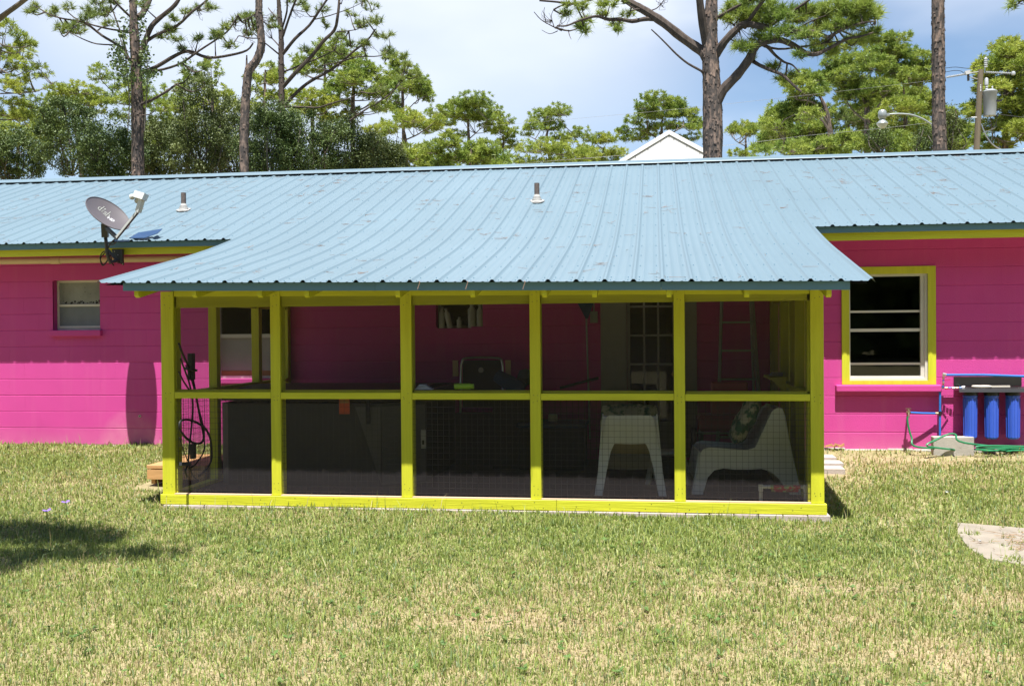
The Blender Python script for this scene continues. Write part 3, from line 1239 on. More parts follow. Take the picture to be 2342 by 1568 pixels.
for x in np.arange(-4.42, 1.38, .31):
    for z in (-.03, -.065):
        if random.random() < .8:
            mb.lathe([(.004, 0), (.004, .001), (0, .0012)], (x + random.uniform(-.05, .05), PY - .0421, z + random.uniform(-.01, .01)), 6, axis=(0, -1, 0))
mb.build('nail_heads', DARKMET, porch, kind='stuff')
# sides
for sx, X in ((-1, PXL + .02), (1, PXR - .02)):
    xi, xo = (X, X + .085) if sx < 0 else (X - .085, X)
    for y in (-2.10, -1.00, -.095):
        MB().box(xi, xo, y, y + .09, -.02, 1.9 + (-y < 1.5) * .25 + (-y < .5) * .15).build('side_post', YEL, porch)
    for a, b in ((PY + .10, -2.10), (-2.01, -1.0), (-.91, -.095)):
        MB().box(xi, xo, a, b, .875, .915).build('side_rail', YEL, porch)
        o = xo if sx > 0 else xi
        e = .006 * sx
        if sx > 0:
            MB().box(o + .002, o + .014, a, b, .0, 1.86 + .2 * (a > -2.05)).build('side_panel', YEL, porch)
            continue
        for c, d in ((.0, .875), (.915, 1.85)):
            MB().add([(o + e, a, c), (o + e, b, c), (o + e, b, d), (o + e, a, d)], [(0, 1, 2, 3)]).build('insect_screen', SCREENS, porch)
        mb = MB()
        yy = a + .02
        while yy < b:
            mb.bar((o + e * .5, yy, .0), (o + e * .5, yy, .87), .0020, .0020)
            yy += .0508
        wz = .03
        while wz < .87:
            mb.bar((o + e * .3, a, wz), (o + e * .3, b, wz), .0020, .0020)
            wz += .0508
        mb.build('wire_mesh', WIREM, porch, kind='stuff')
    MB().box(xi, xo, PY + .10, -.005, -.092, 0).build('side_plate', YEL, porch)
    MB().box(xi + .02, xo - .02, PY + .101, -.005, 1.73, 1.86).build('side_beam', YEL, porch)
# floor and the blocks it sits on
MB().box(PXL + .11, PXR - .11, PY + .03, -.001, -.11, -.03).build('floor', FLOOR, porch)
x = -4.43
while x < 1.40:
    L = .39 if x < .2 else .2
    mb = MB().box(x, min(x + L - .006, 1.43), PY - .06 + random.uniform(-.006, .006), PY + .18, -.26, -.094 - random.uniform(0, .004), None, .005)
    mb.build('foundation_block', PAVER, porch)
    x += L
# rafters
for xc in (-4.425, -3.90, -3.315, -2.90, -2.115, -1.483, -.89, -.482, .114, .723, 1.352):
    ze = pe_z(xc) - .02
    ye = PE_Y + .06
    s2 = (EAVE_Z - .035 - pe_z(xc)) / (EAVE_Y - PE_Y)
    w2 = .019
    vs = []
    for xx in (xc - w2, xc + w2):
        vs += [(xx, ye, ze - .03), (xx, ye, ze - .088), (xx, ye + .03, ze - .105), (xx, -.01, ze + s2 * (-.05 - ye) - .105), (xx, -.01, ze + s2 * (-.05 - ye))]
    n = 5
    MB().add(vs, [tuple(range(5)), tuple(range(9, 4, -1))] + [(i, n + i, n + (i + 1) % n, (i + 1) % n) for i in range(n)]).build('rafter', YEL, porch)
# small shelf on the right wall
MB().box(1.12, 1.28, -1.5, -.9, .955, .98).build('shelf', YEL, porch)
mb = MB().prism([(1.14, -1.45, .955), (1.28, -1.45, .955), (1.28, -1.45, .80)], (0, .02, 0))
mb.build('shelf_bracket', YEL, porch)


# ------------------------------------------------------------------ things on and around the house
# plumbing vents
for i, (x, y, lab) in enumerate(((-6.237, 1.125, 'rusty vent pipe in a white boot, on the roof behind the satellite dish'),
                                 (-1.474, 1.094, 'rusty vent pipe in a white boot, alone in the middle of the roof'))):
    b = roof_pt(x, y)
    t = thing('vent_pipe', lab, 'vent pipe', 'vent pipes on the roof', b)
    mb = MB().lathe([(.033, -.02), (.033, .245), (.027, .245), (.027, .05)], (0, 0, 0), 16)
    mb.build('pipe', RUST, t, smooth=True)
    mb = MB()
    prof = [(.074, .004), (.068, .018), (.060, .028), (.064, .036), (.054, .045), (.056, .053), (.047, .060), (.049, .068), (.040, .076), (.036, .095), (.033, .10)]
    mb.lathe(prof, (0, 0, 0), 20)
    mb.build('boot', BOOT, t, smooth=True)
    mb = MB()
    vs = []
    for a in range(14):
        q = a / 14 * 2 * math.pi
        rr = random.uniform(.078, .098)
        px, py = math.cos(q) * rr * 1.05, math.sin(q) * rr
        vs.append((px, py, .33 * py + .012))
    mb.prism(vs, (0, 0, .012))
    mb.build('sealant', BOOT, t)

# ---- satellite dish
dish = thing('satellite_dish', 'grey satellite dish with a white feed arm on the left eave', 'satellite dish', None, (-6.10, -.71, 2.42))
o = Vector((-6.10, -.71, 2.42))
N = Vector((.68, -.27, .68)).normalized()
C = at(247, 488, -.78) - o
vx = (_r - N * _r.dot(N)).normalized()      # reflector's own axes
va = Vector((.42, 0, -.36))
va = (va - N * va.dot(N)).normalized()
vb = N.cross(va)
mb = MB()
RA, RB = .272, .254
rings, seg = 9, 40
vs, fs = [], []
for side in (0, 1):
    for i in range(rings + 1):
        q = i / rings
        for k in range(seg):
            a = 2 * math.pi * k / seg
            p = C + va * math.cos(a) * RA * q + vb * math.sin(a) * RB * q + N * (.055 * (q * q - 1) - side * .006)
            vs.append(p)
B = (rings + 1) * seg
for side in (0, 1):
    for i in range(rings):
        for k in range(seg):
            k2 = (k + 1) % seg
            f = (side * B + i * seg + k, side * B + i * seg + k2, side * B + (i + 1) * seg + k2, side * B + (i + 1) * seg + k)
            fs.append(f if side == 0 else f[::-1])
mb.add(vs, fs)
rim = [C + va * math.cos(2 * math.pi * k / seg) * RA + vb * math.sin(2 * math.pi * k / seg) * RB for k in range(seg + 1)]
mb.tube(rim, .006, 6)
refl = mb.build('reflector', DISH, dish, smooth=True)


# lettering laid on the dish, d-i-s-h and a smaller bold HD
def strokes_text(parent):
    # letter strokes in a local frame (u right, v up), 1 unit = x-height
    L = {
        'd': [[(.55, 1.75), (.55, 0)], [(.42, 1.75), (.55, 1.75)], [(.55, .8), (.4, .98), (.18, .9), (.05, .5), (.18, .08), (.4, 0), (.55, .2)], [(.55, 0), (.68, 0)]],
        's': [[(.5, .85), (.35, 1), (.15, .95), (.1, .72), (.3, .52), (.48, .32), (.42, .06), (.22, 0), (.05, .15)]],
        'h': [[(.1, 1.75), (.1, 0)], [(0, 1.75), (.1, 1.75)], [(.1, .75), (.25, .98), (.45, .95), (.52, .75), (.52, 0)], [(0, 0), (.2, 0)], [(.44, 0), (.62, 0)]],
    }
    # the writing runs along the reflector's long axis
    ux = (va * .96 + vb * (.28 if vb.z > 0 else -.28)).normalized()
    uy = N.cross(ux)
    if uy.z < 0:
        uy = -uy

    def P(u, v, s, org):
        p = org + ux * u * s + uy * v * s
        d = p - C
        d = d - N * d.dot(N)
        q = (d.dot(va) / RA) ** 2 + (d.dot(vb) / RB) ** 2
        return C + d + N * (.055 * (q - 1) + .0025)

    def stroke(mb, pts, s, org, wd):
        for (a, b) in zip(pts, pts[1:]):
            A, B_ = P(*a, s, org), P(*b, s, org)
            dd = (B_ - A).normalized()
            e = dd * wd * .25
            sd = dd.cross(N).normalized() * wd / 2
            mb.add([A - e - sd, A - e + sd, B_ + e + sd, B_ + e - sd], [(0, 1, 2, 3)])
    s = .062
    org = C - ux * .135 + uy * .018
    mb = MB()
    cur = 0
    for ch in 'dish':
        if ch == 'i':
            # a dot over a short stack of curved signal bars
            stroke(mb, [(cur + .18, 1.33), (cur + .20, 1.52)], s, org, .015)
            for q in range(4):
                v = .15 + q * .27
                stroke(mb, [(cur + .06, v + .06), (cur + .2, v), (cur + .34, v + .06)], s, org, .006)
            cur += .48
            continue
        for st in L[ch]:
            stroke(mb, [(u + cur, v) for u, v in st], s, org, .008)
        cur += {'d': .78, 's': .62, 'h': .7}[ch]
    mb.build('dish_lettering', LETTER, parent)
    mb = MB()
    s2 = .046
    org2 = org + ux * s * (cur + .02) - uy * .022
    for st in ([(0, 0), (0, 1)], [(.6, 0), (.6, 1)], [(0, .5), (.6, .5)]):
        stroke(mb, st, s2, org2, .010)
    for st in ([(.9, 0), (.9, 1)], [(.9, 1), (1.25, 1), (1.5, .72), (1.5, .28), (1.25, 0), (.9, 0)]):
        stroke(mb, st, s2, org2, .010)
    mb.build('hd_lettering', LETTERW, parent)


strokes_text(refl)


def LO(x, y, Y):
    return at(x, y, Y) - o


# feed arm, lnb head
A0, A1 = LO(267, 543, -0.9), LO(318, 480, -1.22)
mb = MB().bar(A0, A1, .022, .03)
mb.build('feed_arm', LNBW, dish)
mb = MB().bar(A0 - Vector((0, 0, .018)), A1 - Vector((0, 0, .018)), .016, .014)
mb.build('arm_channel', DARKMET, dish)
H = LO(323, 455, -1.26)
hx = Vector((.75, -.5, -.2)).normalized()
mb = MB()
mb.bar(H + Vector((-.075, .02, .055)), H + Vector((.065, -.03, .012)), .07, .075, up=(.3, .2, 1))
mb.bar(A1 - Vector((0.01, 0, .02)), H + Vector((.01, 0, .0)), .045, .06)
mb.build('feed_head', LNBW, dish)
for dx, dz in ((-.135, .032), (-.075, -.012)):
    p = H + Vector((dx, .05, dz))
    mb = MB().lathe([(.0, -.012), (.030, -.008), (.033, .004), (.024, .014), (.026, .024), (.019, .032), (.018, .075)], p, 16, axis=(.72, -.45, .2))
    mb.build('feed_horn', LNBW, dish, smooth=True)
# back bracket and mast
Bk = C - N * .08 + Vector((-.0, .0, -.06))
mast_top = LO(241, 548, -0.73)
mb = MB().bar(mast_top + Vector((0, 0, .03)), Bk, .07, .09)
mb.build('back_bracket', DARKMET, dish)
mb = MB().tube([mast_top + Vector((0, 0, .06)), LO(246, 585, -0.73), LO(252, 600, -0.66), LO(270, 640 - 45, -0.54)], .020, 12)
mb.build('mast', DARKMET, dish, smooth=True)
MB().bar(A0 + Vector((-.01, .02, .0)), Bk + Vector((0, 0, -.03)), .04, .035).build('arm_bracket', DARKMET, dish)
# foot plate against the fascia
P0, P1 = LO(258, 572, -.63), LO(283, 572, -.63)
fy = EAVE_Y + .070 - o.y
mb = MB()
pl = [(LO(256, 570, EAVE_Y + .07).x, fy, LO(256, 570, EAVE_Y + .07).z), (LO(283, 570, EAVE_Y + .07).x, fy, LO(283, 570, EAVE_Y + .07).z), (LO(284, 607, EAVE_Y + .07).x, fy, LO(284, 607, EAVE_Y + .07).z), (LO(262, 596, EAVE_Y + .07).x, fy, LO(262, 596, EAVE_Y + .07).z)]
mb.prism(pl, (0, -.006, 0))
mb.build('foot_plate', DARKMET, dish)
mb = MB().bar(LO(278, 570, -.47), LO(279, 600, -.47), .035, .03)
mb.build('clamp_block', DARKMET, dish)
mb = MB()
mb.bar(LO(247, 572, -0.55), LO(272, 600, -.45), .03, .03)
mb.build('strut', DARKMET, dish)
mb = MB()
for p in ((262, 575), (278, 576), (270, 583), (281, 604)):
    mb.lathe([(.006, 0), (.006, .006)], LO(*p, EAVE_Y + .066), 6, axis=(0, -1, 0))
mb.build('bolts', ALU, dish)
# cable from the arm, hanging loop below the eave
mb = MB()
pts = [LO(x, y, Y) for x, y, Y in ((262, 547, -0.88), (253, 556, -0.8), (247, 568, -0.72), (240, 578, -0.65), (231, 588, -0.6), (230, 598, -0.6), (235, 607, -0.6), (243, 600, -0.6), (249, 588, -0.6), (247, 577, -0.62), (238, 575, -0.64), (231, 582, -0.63), (229, 592, -0.62), (236, 605, -0.6), (245, 596, -0.58), (252, 583, -0.56), (256, 600, -.50), (260, 607, -.46))]
pts = [p - Vector((0, 0, .19)) if 9 < 0 else p for p in pts]


def smooth(pts, n=4):
    out = []
    P = [Vector(p) for p in pts]
    for i in range(len(P) - 1):
        p0, p1, p2, p3 = P[max(i - 1, 0)], P[i], P[i + 1], P[min(i + 2, len(P) - 1)]
        for k in range(n):
            t = k / n
            out.append(.5 * ((2 * p1) + (p2 - p0) * t + (2 * p0 - 5 * p1 + 4 * p2 - p3) * t * t + (-p0 + 3 * p1 - 3 * p2 + p3) * t ** 3))
    out.append(P[-1])
    return out


mb.tube(smooth(pts), .007, 6)
mb.tube(smooth([LO(238, 545, -0.75), LO(248, 556, -0.78), LO(258, 559, -0.82), LO(266, 552, -0.88)]), .006, 6)
mb.build('cable', CABLE, dish, smooth=True)
# bent blue metal patch on the roof under the dish
b = roof_pt(-6.0, -.56)
mb = MB()
q = [roof_pt(-6.16, -.46, .025), roof_pt(-6.12, -.32, .055), roof_pt(-5.98, -.31, .06), roof_pt(-5.80, -.34, .10), roof_pt(-5.81, -.44, .07), roof_pt(-5.95, -.48, .03)]
mb.prism(q, (0, 0, .006))
link('metal_flashing', mb.mesh('metal_flashing', BLUESCRAP), None, 'bent dark blue metal flashing lying on the eave below the dish', 'flashing')

# ---- water filter set on the right wall
wf = thing('water_filter', 'three tall blue canister water filters under a black wall bracket', 'water filter', None, (3.6, 0, .85))
o = Vector((3.6, 0, .85))
mb = MB().box(-.345, .36, -.012, -.004, -.04, .065)
mb.prism([(-.345, -.012, -.045), (-.345, -.20, -.058), (-.345, -.215, -.095), (-.345, -.208, -.095), (-.345, -.195, -.064), (-.345, -.012, -.052)], (.78, 0, 0))
mb.build('bracket', BLACKPL, wf)
for i, x in enumerate((-.205, .015, .235)):
    c = (x, -.115, 0)
    mb = MB().lathe([(.0, -.06), (.050, -.062), (.058, -.085), (.078, -.10), (.080, -.132), (.074, -.136)], c, 20)
    mb.build('canister_cap', BLACKPL, wf, smooth=True)
    mb = MB()
    prof = [(.074, -.132), (.077, -.138), (.077, -.148), (.069, -.152), (.070, -.20), (.064, -.59), (.055, -.605), (.025, -.612), (0, -.612)]
    mb.lathe(prof, c, 12)
    for k in range(12):
        a = 2 * math.pi * k / 12
        d = Vector((math.cos(a), math.sin(a), 0))
        mb.bar(Vector(c) + d * .071 + Vector((0, 0, -.165)), Vector(c) + d * .066 + Vector((0, 0, -.585)), .007, .008, up=d)
    mb.build('canister', BLUECAN, wf)
mb = MB()
for x in (-.26, -.24, .17, .19, .29, .31, -.12):
    mb.lathe([(.006, -.056), (.006, -.046)], (x, -.12 + random.uniform(-.02, .02), -.002), 6)
mb.build('bracket_screws', ALU, wf)
# wrench lying on the bracket
wr = thing('filter_wrench', 'long white plastic wrench lying on the black filter bracket', 'wrench', None, (3.60, -.12, .800))
mb = MB()
ring = []
for k in range(21):
    a = R(25) + k / 20 * R(310)
    ring.append((-.085 + math.cos(a) * .095, math.sin(a) * .048, .012))
mb.tube(ring, .013, 8)
mb.bar((.0, 0, .012), (.20, -.004, .014), .032, .018)
mb.build('wrench_body', mat('ivory_plastic', (.58, .54, .47), .45, .04), wr, smooth=True)

# blue pipes and valves: one plumbing run
pp = thing('water_pipes', 'blue water pipes with brass valves beside the right window', 'pipes', None, (3.1, 0, .1))
o = Vector((3.1, 0, .1))


def W(x, y, Y):
    return at(x, y, Y) - o


mb = MB().tube([W(2162, 857, -.10), W(2250, 857, -.10), W(2360, 861, -.10), W(2480, 868, -.10)], .0135, 10)
mb.build('main_pipe', BLUEPIPE, pp, smooth=True)
mb = MB().tube([W(2150, 893, -.06), W(2149.5, 1020, -.06)], .0125, 10)
mb.tube([W(2150, 940, -.06), W(2150, 940, -.06) + Vector((0, -.01, 0))], .015, 8)
mb.build('riser_pipe', BLUEPIPE, pp, smooth=True)
mb = MB().tube([W(2082, 943, -.13), W(2110, 944.5, -.10), W(2141, 945, -.06)], .011, 10)
mb.build('tap_pipe', BLUEPIPE, pp, smooth=True)
mb = MB()
for (a, b) in (((2158, 858, -.10), (2157, 886, -.09)), ((2153, 887, -.07), (2202, 886.5, -.115))):
    A_, B_ = W(*a), W(*b)
    nn = 6
    for k in range(nn):
        t0, t1 = k / nn, (k + .75) / nn
        mb.tube([A_.lerp(B_, t0), A_.lerp(B_, t1)], .014 if k % 2 else .0105, 10, BRASS if k % 3 == 1 else (BLUEPIPE if k % 3 == 2 else ALU))
mb.tube([W(2150, 887, -.06), W(2150, 896, -.06)], .0165, 10, BLACKPL)
mb.tube([W(2150, 940, -.06), W(2150, 950, -.06)], .0175, 10, BLACKPL)
mb.tube([W(2156, 855, -.10), W(2164, 856.5, -.10)], .017, 10, ALU)
mb.tube([W(2200, 887, -.115), W(2206, 886, -.115)], .024, 10, ALU)
mb.tube([W(2139, 945, -.06), W(2146, 945, -.06)], .015, 10, BRASS)
mb.build('fittings', None, pp, smooth=True)
mb = MB().bar(W(2160, 869, -.12), W(2174, 867.5, -.15), .012, .006)
mb.bar(W(2176, 888.5, -.12), W(2163, 889, -.16), .012, .006)
mb.build('valve_handle', REDH, pp)
mb = MB().lathe([(.010, 0), (.012, .02), (.010, .06), (.014, .065), (.014, .085)], W(2078, 955, -.17), 10, axis=(.1, .35, 1))
mb.tube([W(2073, 943, -.12), W(2083, 943, -.12)], .014, 10)
mb.tube([W(2077, 942, -.15), W(2077, 934, -.15)], .006, 8)
mb.bar(W(2071, 934, -.15), W(2084, 934, -.15), .012, .006)
mb.tube([W(2076, 943, -.13), W(2076, 943, .0)], .010, 8)
mb.build('tap', BRASS, pp, smooth=True)
# grey concrete block on edge
MBb = MB().box(2.985, 3.405, -.22, -.11, .03, .272, None, .006)
o_ = link('concrete_block', MBb.mesh('concrete_block', CONC), None, 'loose grey concrete block on edge below the blue pipes', 'block')
# garden hose
mb = MB()


def G(x, y, lift=.045):
    d = _f + _r * ((x - CX) / FPX) - _u * ((y - CY) / FPX)
    p = CAMP.copy()
    for _ in range(8):
        z = float(ground_z(p.x, max(p.y, -9)))
        t = (z - CAMP.z) / d.z
        p = CAMP + d * t
    yy = min(p.y, -.13 - .05 * math.sin(x * .07))
    return Vector((p.x, yy, float(ground_z(p.x, yy)) + lift))


hp = [W(2075, 952, -.19) + o, W(2077, 972, -.20) + o, W(2085, 1000, -.22) + o, W(2100, 1022, -.26) + o, G(2122, 1037), G(2160, 1042), G(2230, 1046), G(2300, 1046), G(2340, 1040), G(2330, 1030), G(2290, 1027), G(2240, 1030),
      G(2225, 1035, .03), at(2205, 1012, -.32), at(2185, 993, -.30), at(2165, 994, -.30), at(2140, 1006, -.33), at(2122, 1020, -.38), G(2110, 1038, .03), G(2085, 1040, .03), G(2095, 1043), G(2140, 1048), G(2200, 1050), G(2270, 1051), G(2325, 1045), G(2345, 1034), G(2320, 1024), at(2270, 1019, -.30), at(2240, 1024, -.32), G(2229, 1040), G(2200, 1038), G(2175, 1034), G(2150, 1041)]
mb.tube(smooth(hp, 5), .0105, 8)
link('garden_hose', mb.mesh('garden_hose', HOSE, True), None, 'green garden hose looped in the grass below the tap', 'hose')

# pale pavers by the right side of the porch
for i, (y, x0, x1) in enumerate(((-.50, 1.40, 1.90), (-.75, 1.40, 1.93), (-1.0, 1.40, 1.90))):
    z = float(ground_z(1.8, y)) + .02
    mb = MB().box(x0 - .05, x1, y - .12, y + .12, z - .06, z + .025, None, .006)
    link('paver', mb.mesh('paver', PAVER), None, ('pale paver at the porch side, farthest of three towards the wall', 'pale paver at the porch side, middle of the three',
                                                   'pale paver at the porch side, half in the shade, nearest the lawn')[i], 'paver', 'pavers beside the porch')
# slab corner in the lawn
sp = [(2.462, -2.976), (2.36, -3.35), (2.30, -3.85), (2.33, -4.15), (2.53, -4.32), (3.2, -4.6), (4.2, -4.3), (4.2, -3.3), (3.3, -3.17), (2.93, -3.124)]
mb = MB().prism([(x, y, float(ground_z(x, y)) - .055) for x, y in sp], (0, 0, .066))
sl_o = link('paving_slab', mb.mesh('paving_slab', SLABM), None, 'old grey concrete slab sunk in the lawn at the right edge', 'slab')
mb = MB()
for i in range(420):
    a = random.gauss(0, .35)
    x, y = 2.98 + random.gauss(0, .20), -3.72 + random.gauss(0, .20) * (1.0)
    L = random.uniform(.04, .12)
    an = random.uniform(0, 6.28)
    z = float(ground_z(x, y)) + .021 + random.uniform(0, .012)
    mb.tube([(x, y, z), (x + math.cos(an) * L, y + math.sin(an) * L, z + random.uniform(0, .015))], [.0022, .0014], 3, cap=False)
mb.build('dry_thatch', mat('straw', (.36, .23, .13), .9, .3, 30), None, kind='stuff', label='dry straw and needles lying on the concrete slab')
# small litter in the grass
for x, y, m_, nm, lab, cat, s in ((2167, 1131, LITTER, 'paper_scrap', 'crumpled white scrap in the grass between the hose and the slab', 'litter', .030),
                                 (2240, 1246, LITTER, 'paper_scrap', 'white scrap by the near edge of the concrete slab', 'litter', .028),
                                 (1700, 1197, ORANGEL, 'fallen_leaf', 'orange leaf in the grass in front of the porch', 'leaf', .026),
                                 (1077, 1166, LITTER, 'pale_stone', 'pale stone at the foot of the porch board', 'stone', .035)):
    p = G(x, y, .02)
    mb = MB()
    vs = [p + Vector((random.uniform(-1, 1), random.uniform(-1, 1), random.uniform(-.1, .9))) * s for _ in range(9)]
    top = p + Vector((0, 0, s * .5))
    mb.add(vs + [top], [(i, (i + 1) % 9, 9) for i in range(9)])
    link(nm, mb.mesh(nm, m_), None, lab, cat, 'scraps of white litter' if nm == 'paper_scrap' else None)
for x, y, lab in ((107, 1193, 'purple wild petunia at the edge of the tree shadow, nearer of two'), (150, 1173, 'purple wild petunia in the sunlit grass, farther of two')):
    p = G(x, y, .0)
    t = thing('wild_flower', lab, 'flower', 'purple flowers in the grass', p)
    MB().tube([(0, 0, 0), (.006, .004, .05), (.002, 0, .09)], .002, 4).build('stem', NEED, t)
    mb = MB()
    for k in range(5):
        a = 2 * math.pi * k / 5
        e = Vector((math.cos(a), math.sin(a) * .8 - .4, .4)).normalized() * .04
        s = Vector((-math.sin(a), math.cos(a), .1)) * .018
        b = Vector((.002, 0, .09))
        mb.add([b, b + e * .7 - s, b + e, b + e * .7 + s], [(0, 1, 2, 3)])
    mb.build('petals', PURPLE, t)
# rotten gap at the foot of the wall
mb = MB()
for i in range(9):
    x = 1.93 + random.uniform(-.08, .13)
    mb.bar((x, -.05 + random.uniform(-.02, .02), .14), (x + random.uniform(-.08, .08), -.06, .155 + random.uniform(0, .02)), .02, .012)
link('bark_scrap', mb.mesh('bark_scrap', WOODOR), None, 'broken brown bark scraps at the wall foot beside the porch', 'bark')

# wooden steps at the left side of the porch
st = thing('wooden_steps', 'orange timber step against the left side of the porch', 'step')
for k in range(5):
    y = -2.12 + k * .19
    MB().box(-5.10, -4.47, y, y + .18, .095, .13, None, .003).build('plank', WOODOR, st)
for x in (-5.06, -4.80, -4.55):
    MB().box(x, x + .04, -2.10, -1.2, -.06, .094).build('riser', WOODOR, st)
MB().box(-5.09, -4.48, -2.128, -2.102, -.01, .085).build('front_board', WOODOR, st)

# ---- inside the porch
FZ = -.03
tub = thing('hot_tub', 'large dark covered hot tub behind the left porch screens', 'hot tub')
ty0, ty1, tx0, tx1 = -2.30, -.45, -4.25, -2.25
ch = .35
oct_ = [(tx0 + .1, ty0), (tx1 - ch, ty0), (tx1, ty0 + ch), (tx1, ty1), (tx0 + .1, ty1), (tx0, ty1 - .1), (tx0, ty0 + .1)]
mb = MB().prism([(x, y, FZ) for x, y in oct_], (0, 0, .80))
mb.build('skirt', TUBS, tub)
cov = [(tx0 + .06, ty0 - .04), (tx1 - ch + .02, ty0 - .04), (tx1 + .04, ty0 + ch), (tx1 + .04, ty1 + .03), (tx0 + .06, ty1 + .03), (tx0 - .04, ty1 - .1), (tx0 - .04, ty0 + .1)]
mb = MB().prism([(x, y, .80) for x, y in cov], (0, 0, .075))
mid = (ty0 + ty1) / 2
mb.prism([(tx0 + .02, ty0, .876), (tx0 + .02, mid, .915), (tx0 + .02, ty1, .876)], (tx1 - tx0 - .06, 0, 0))
mb.build('cover', TUBC, tub)
mb = MB().prism([(-2.86, ty0 - .006, .74), (tx1 - ch - .01, ty0 - .006, .74), (tx1 - ch - .01, ty0 - .006, FZ + .02), (-2.60, ty0 - .006, FZ + .02)], (0, -.004, 0))
mb.prism([(tx1 - ch, ty0 - .004, .74), (tx1 - .004, ty0 + ch - .01, .74), (tx1 - .004, ty0 + ch - .01, FZ + .02), (tx1 - ch, ty0 - .004, FZ + .02)], (.003, -.003, 0))
mb.build('grey_panel', TUBG, tub)
MB().box(-2.74, -2.70, ty0 - .06, ty0 - .045, .58, .80).build('cover_strap', BLACKF, tub)
tg = thing('warning_tag', 'orange paper tag hanging inside the second screen bay', 'tag', None, (-2.95, -2.36, .75))
MB().box(-.052, .052, -.002, .002, -.075, .12).build('paper', TAGO, tg)
mb = MB()
for z in (.055, .03, .04):
    mb.box(-.045, .045, -.0045, -.0025, z, z + .007)
mb.build('print_lines', TAGT, tg)
MB().box(-2.225, -2.175, -2.28, -2.26, .34, .52, None, .004).build('outlet_plate', GREYW, tub)
MB().box(-2.21, -2.19, -2.284, -2.281, .38, .42).build('socket', BLACKPL, tub)

# folding backpack chair on the tub
bc = thing('folding_chair', 'dark folding camp chair propped against the pink wall behind the tub', 'folding chair')
mb = MB().tube(smooth([(-2.17, -.55, .55), (-2.17, -.50, .95), (-2.16, -.49, 1.10), (-2.10, -.485, 1.155), (-1.76, -.485, 1.155), (-1.70, -.49, 1.10), (-1.69, -.50, .95), (-1.69, -.55, .55)]), .013, 8)
mb.build('frame', ALU, bc, smooth=True)
MB().prism([(-2.15, -.52, .60), (-2.15, -.49, 1.13), (-1.71, -.49, 1.13), (-1.71, -.52, .60)], (0, .012, 0)).build('backrest', BLACKF, bc)
MB().lathe([(.032, 0), (.03, .008), (0, .008)], (-1.94, -.50, 1.02), 14, axis=(0, -1, 0)).build('badge', GREYW, bc)
for x0, x1 in ((-2.26, -2.20), (-1.66, -1.60)):
    MB().box(x0, x1, -.52, -.49, .95, 1.13).build('armrest', WOODRAW, bc)
MB().box(-2.2, -1.66, -.7, -.52, FZ, .55).build('lower_bag', BLACKF, bc)
rb = thing('rolled_bag', 'dark blue rolled bag lying to the right of the folding chair', 'bag')
MB().tube([(-1.72, -.75, .97), (-1.60, -.78, .90), (-1.42, -.80, .82)], [.07, .085, .075], 10).build('roll', BLUED, rb, smooth=True)
MB().lathe([(.0, -.09), (.07, -.07), (.10, 0), (.07, .08), (0, .1)], (-1.42, -.6, .94), 12).build('soft_end', mat('grey_blue_fabric', (.08, .11, .14), .9, .2), rb, smooth=True)
MB().box(-1.75, -1.3, -.9, -.5, FZ, .76).build('storage_box', BLACKF, rb)

# bottles in the wall niche
for i, (x, h, r_, lean, lab) in enumerate(((-2.50, .25, .035, 0, 'tall slim pale bottle at the left end of the window ledge'), (-2.40, .24, .032, .10, 'pale bottle tilted to the left on the window ledge'),
                                     (-2.29, .13, .030, 0, 'short pale cup in the middle of the window ledge'), (-2.14, .30, .046, 0, 'wide white jug on the window ledge, left of its twin'),
                                     (-2.04, .28, .042, 0, 'wide white jug at the right end of the window ledge'))):
    t = thing('bottle', lab, 'bottle', 'bottles on the window ledge', (x, .05, 1.497))
    mb = MB().lathe([(r_, 0), (r_, h * .72), (r_ * .45, h * .84), (r_ * .45, h * .9)], (0, 0, 0), 12)
    b_ = mb.build('body', BOTW, t, smooth=True)
    MB().lathe([(r_ * .55, h * .9), (r_ * .55, h), (0, h)], (0, 0, 0), 12).build('cap', GREYW, t)
    t.rotation_euler = (0, -lean * 2.2, 0)
# things on the middle rail
tw = MB()
for k in range(4):
    z = .942 + k * .012
    tw.box(-2.105 + k * .012, -1.945 - k * .02, PY + .02, PY + .095, z, z + .011, None, .004)
link('folded_cloth', tw.mesh('folded_cloth', TOWEL), None, 'folded pale blue cloth on the porch mid rail', 'cloth')
t = thing('lime_bottle', 'lime green plastic bottle lying on the porch mid rail', 'bottle', None, (-1.67, PY + .055, .971))
MB().lathe([(0, -.085), (.024, -.083), (.027, -.06), (.027, .055), (.02, .07)], (0, 0, 0), 14, axis=(1, 0, 0)).build('body', GREENB, t, smooth=True)
MB().lathe([(.022, .068), (.022, .09), (0, .09)], (0, 0, 0), 12, axis=(1, 0, 0)).build('cap', GREENB, t)
# broom leaning by the door
t = thing('broom', 'broom with a thin pale handle leaning on the pink wall left of the door', 'broom', None, (-.76, -.2, FZ))
MB().tube([(.02, 0, .25), (-.02, .12, 1.65)], .011, 8).build('handle', GREYW, t, smooth=True)
MB().prism([(-.025, .10, 1.62), (.0, .10, 1.62), (.07, .12, 1.82), (-.13, .12, 1.82)], (0, .03, 0)).build('head', BLUED, t)
t = thing('pool_pole', 'short dark pole lying across the back, below the switch box', 'pole')
MB().tube([(-1.05, -.5, .82), (-.62, -.5, .93)], .016, 8).build('tube', DARKMET, t, smooth=True)
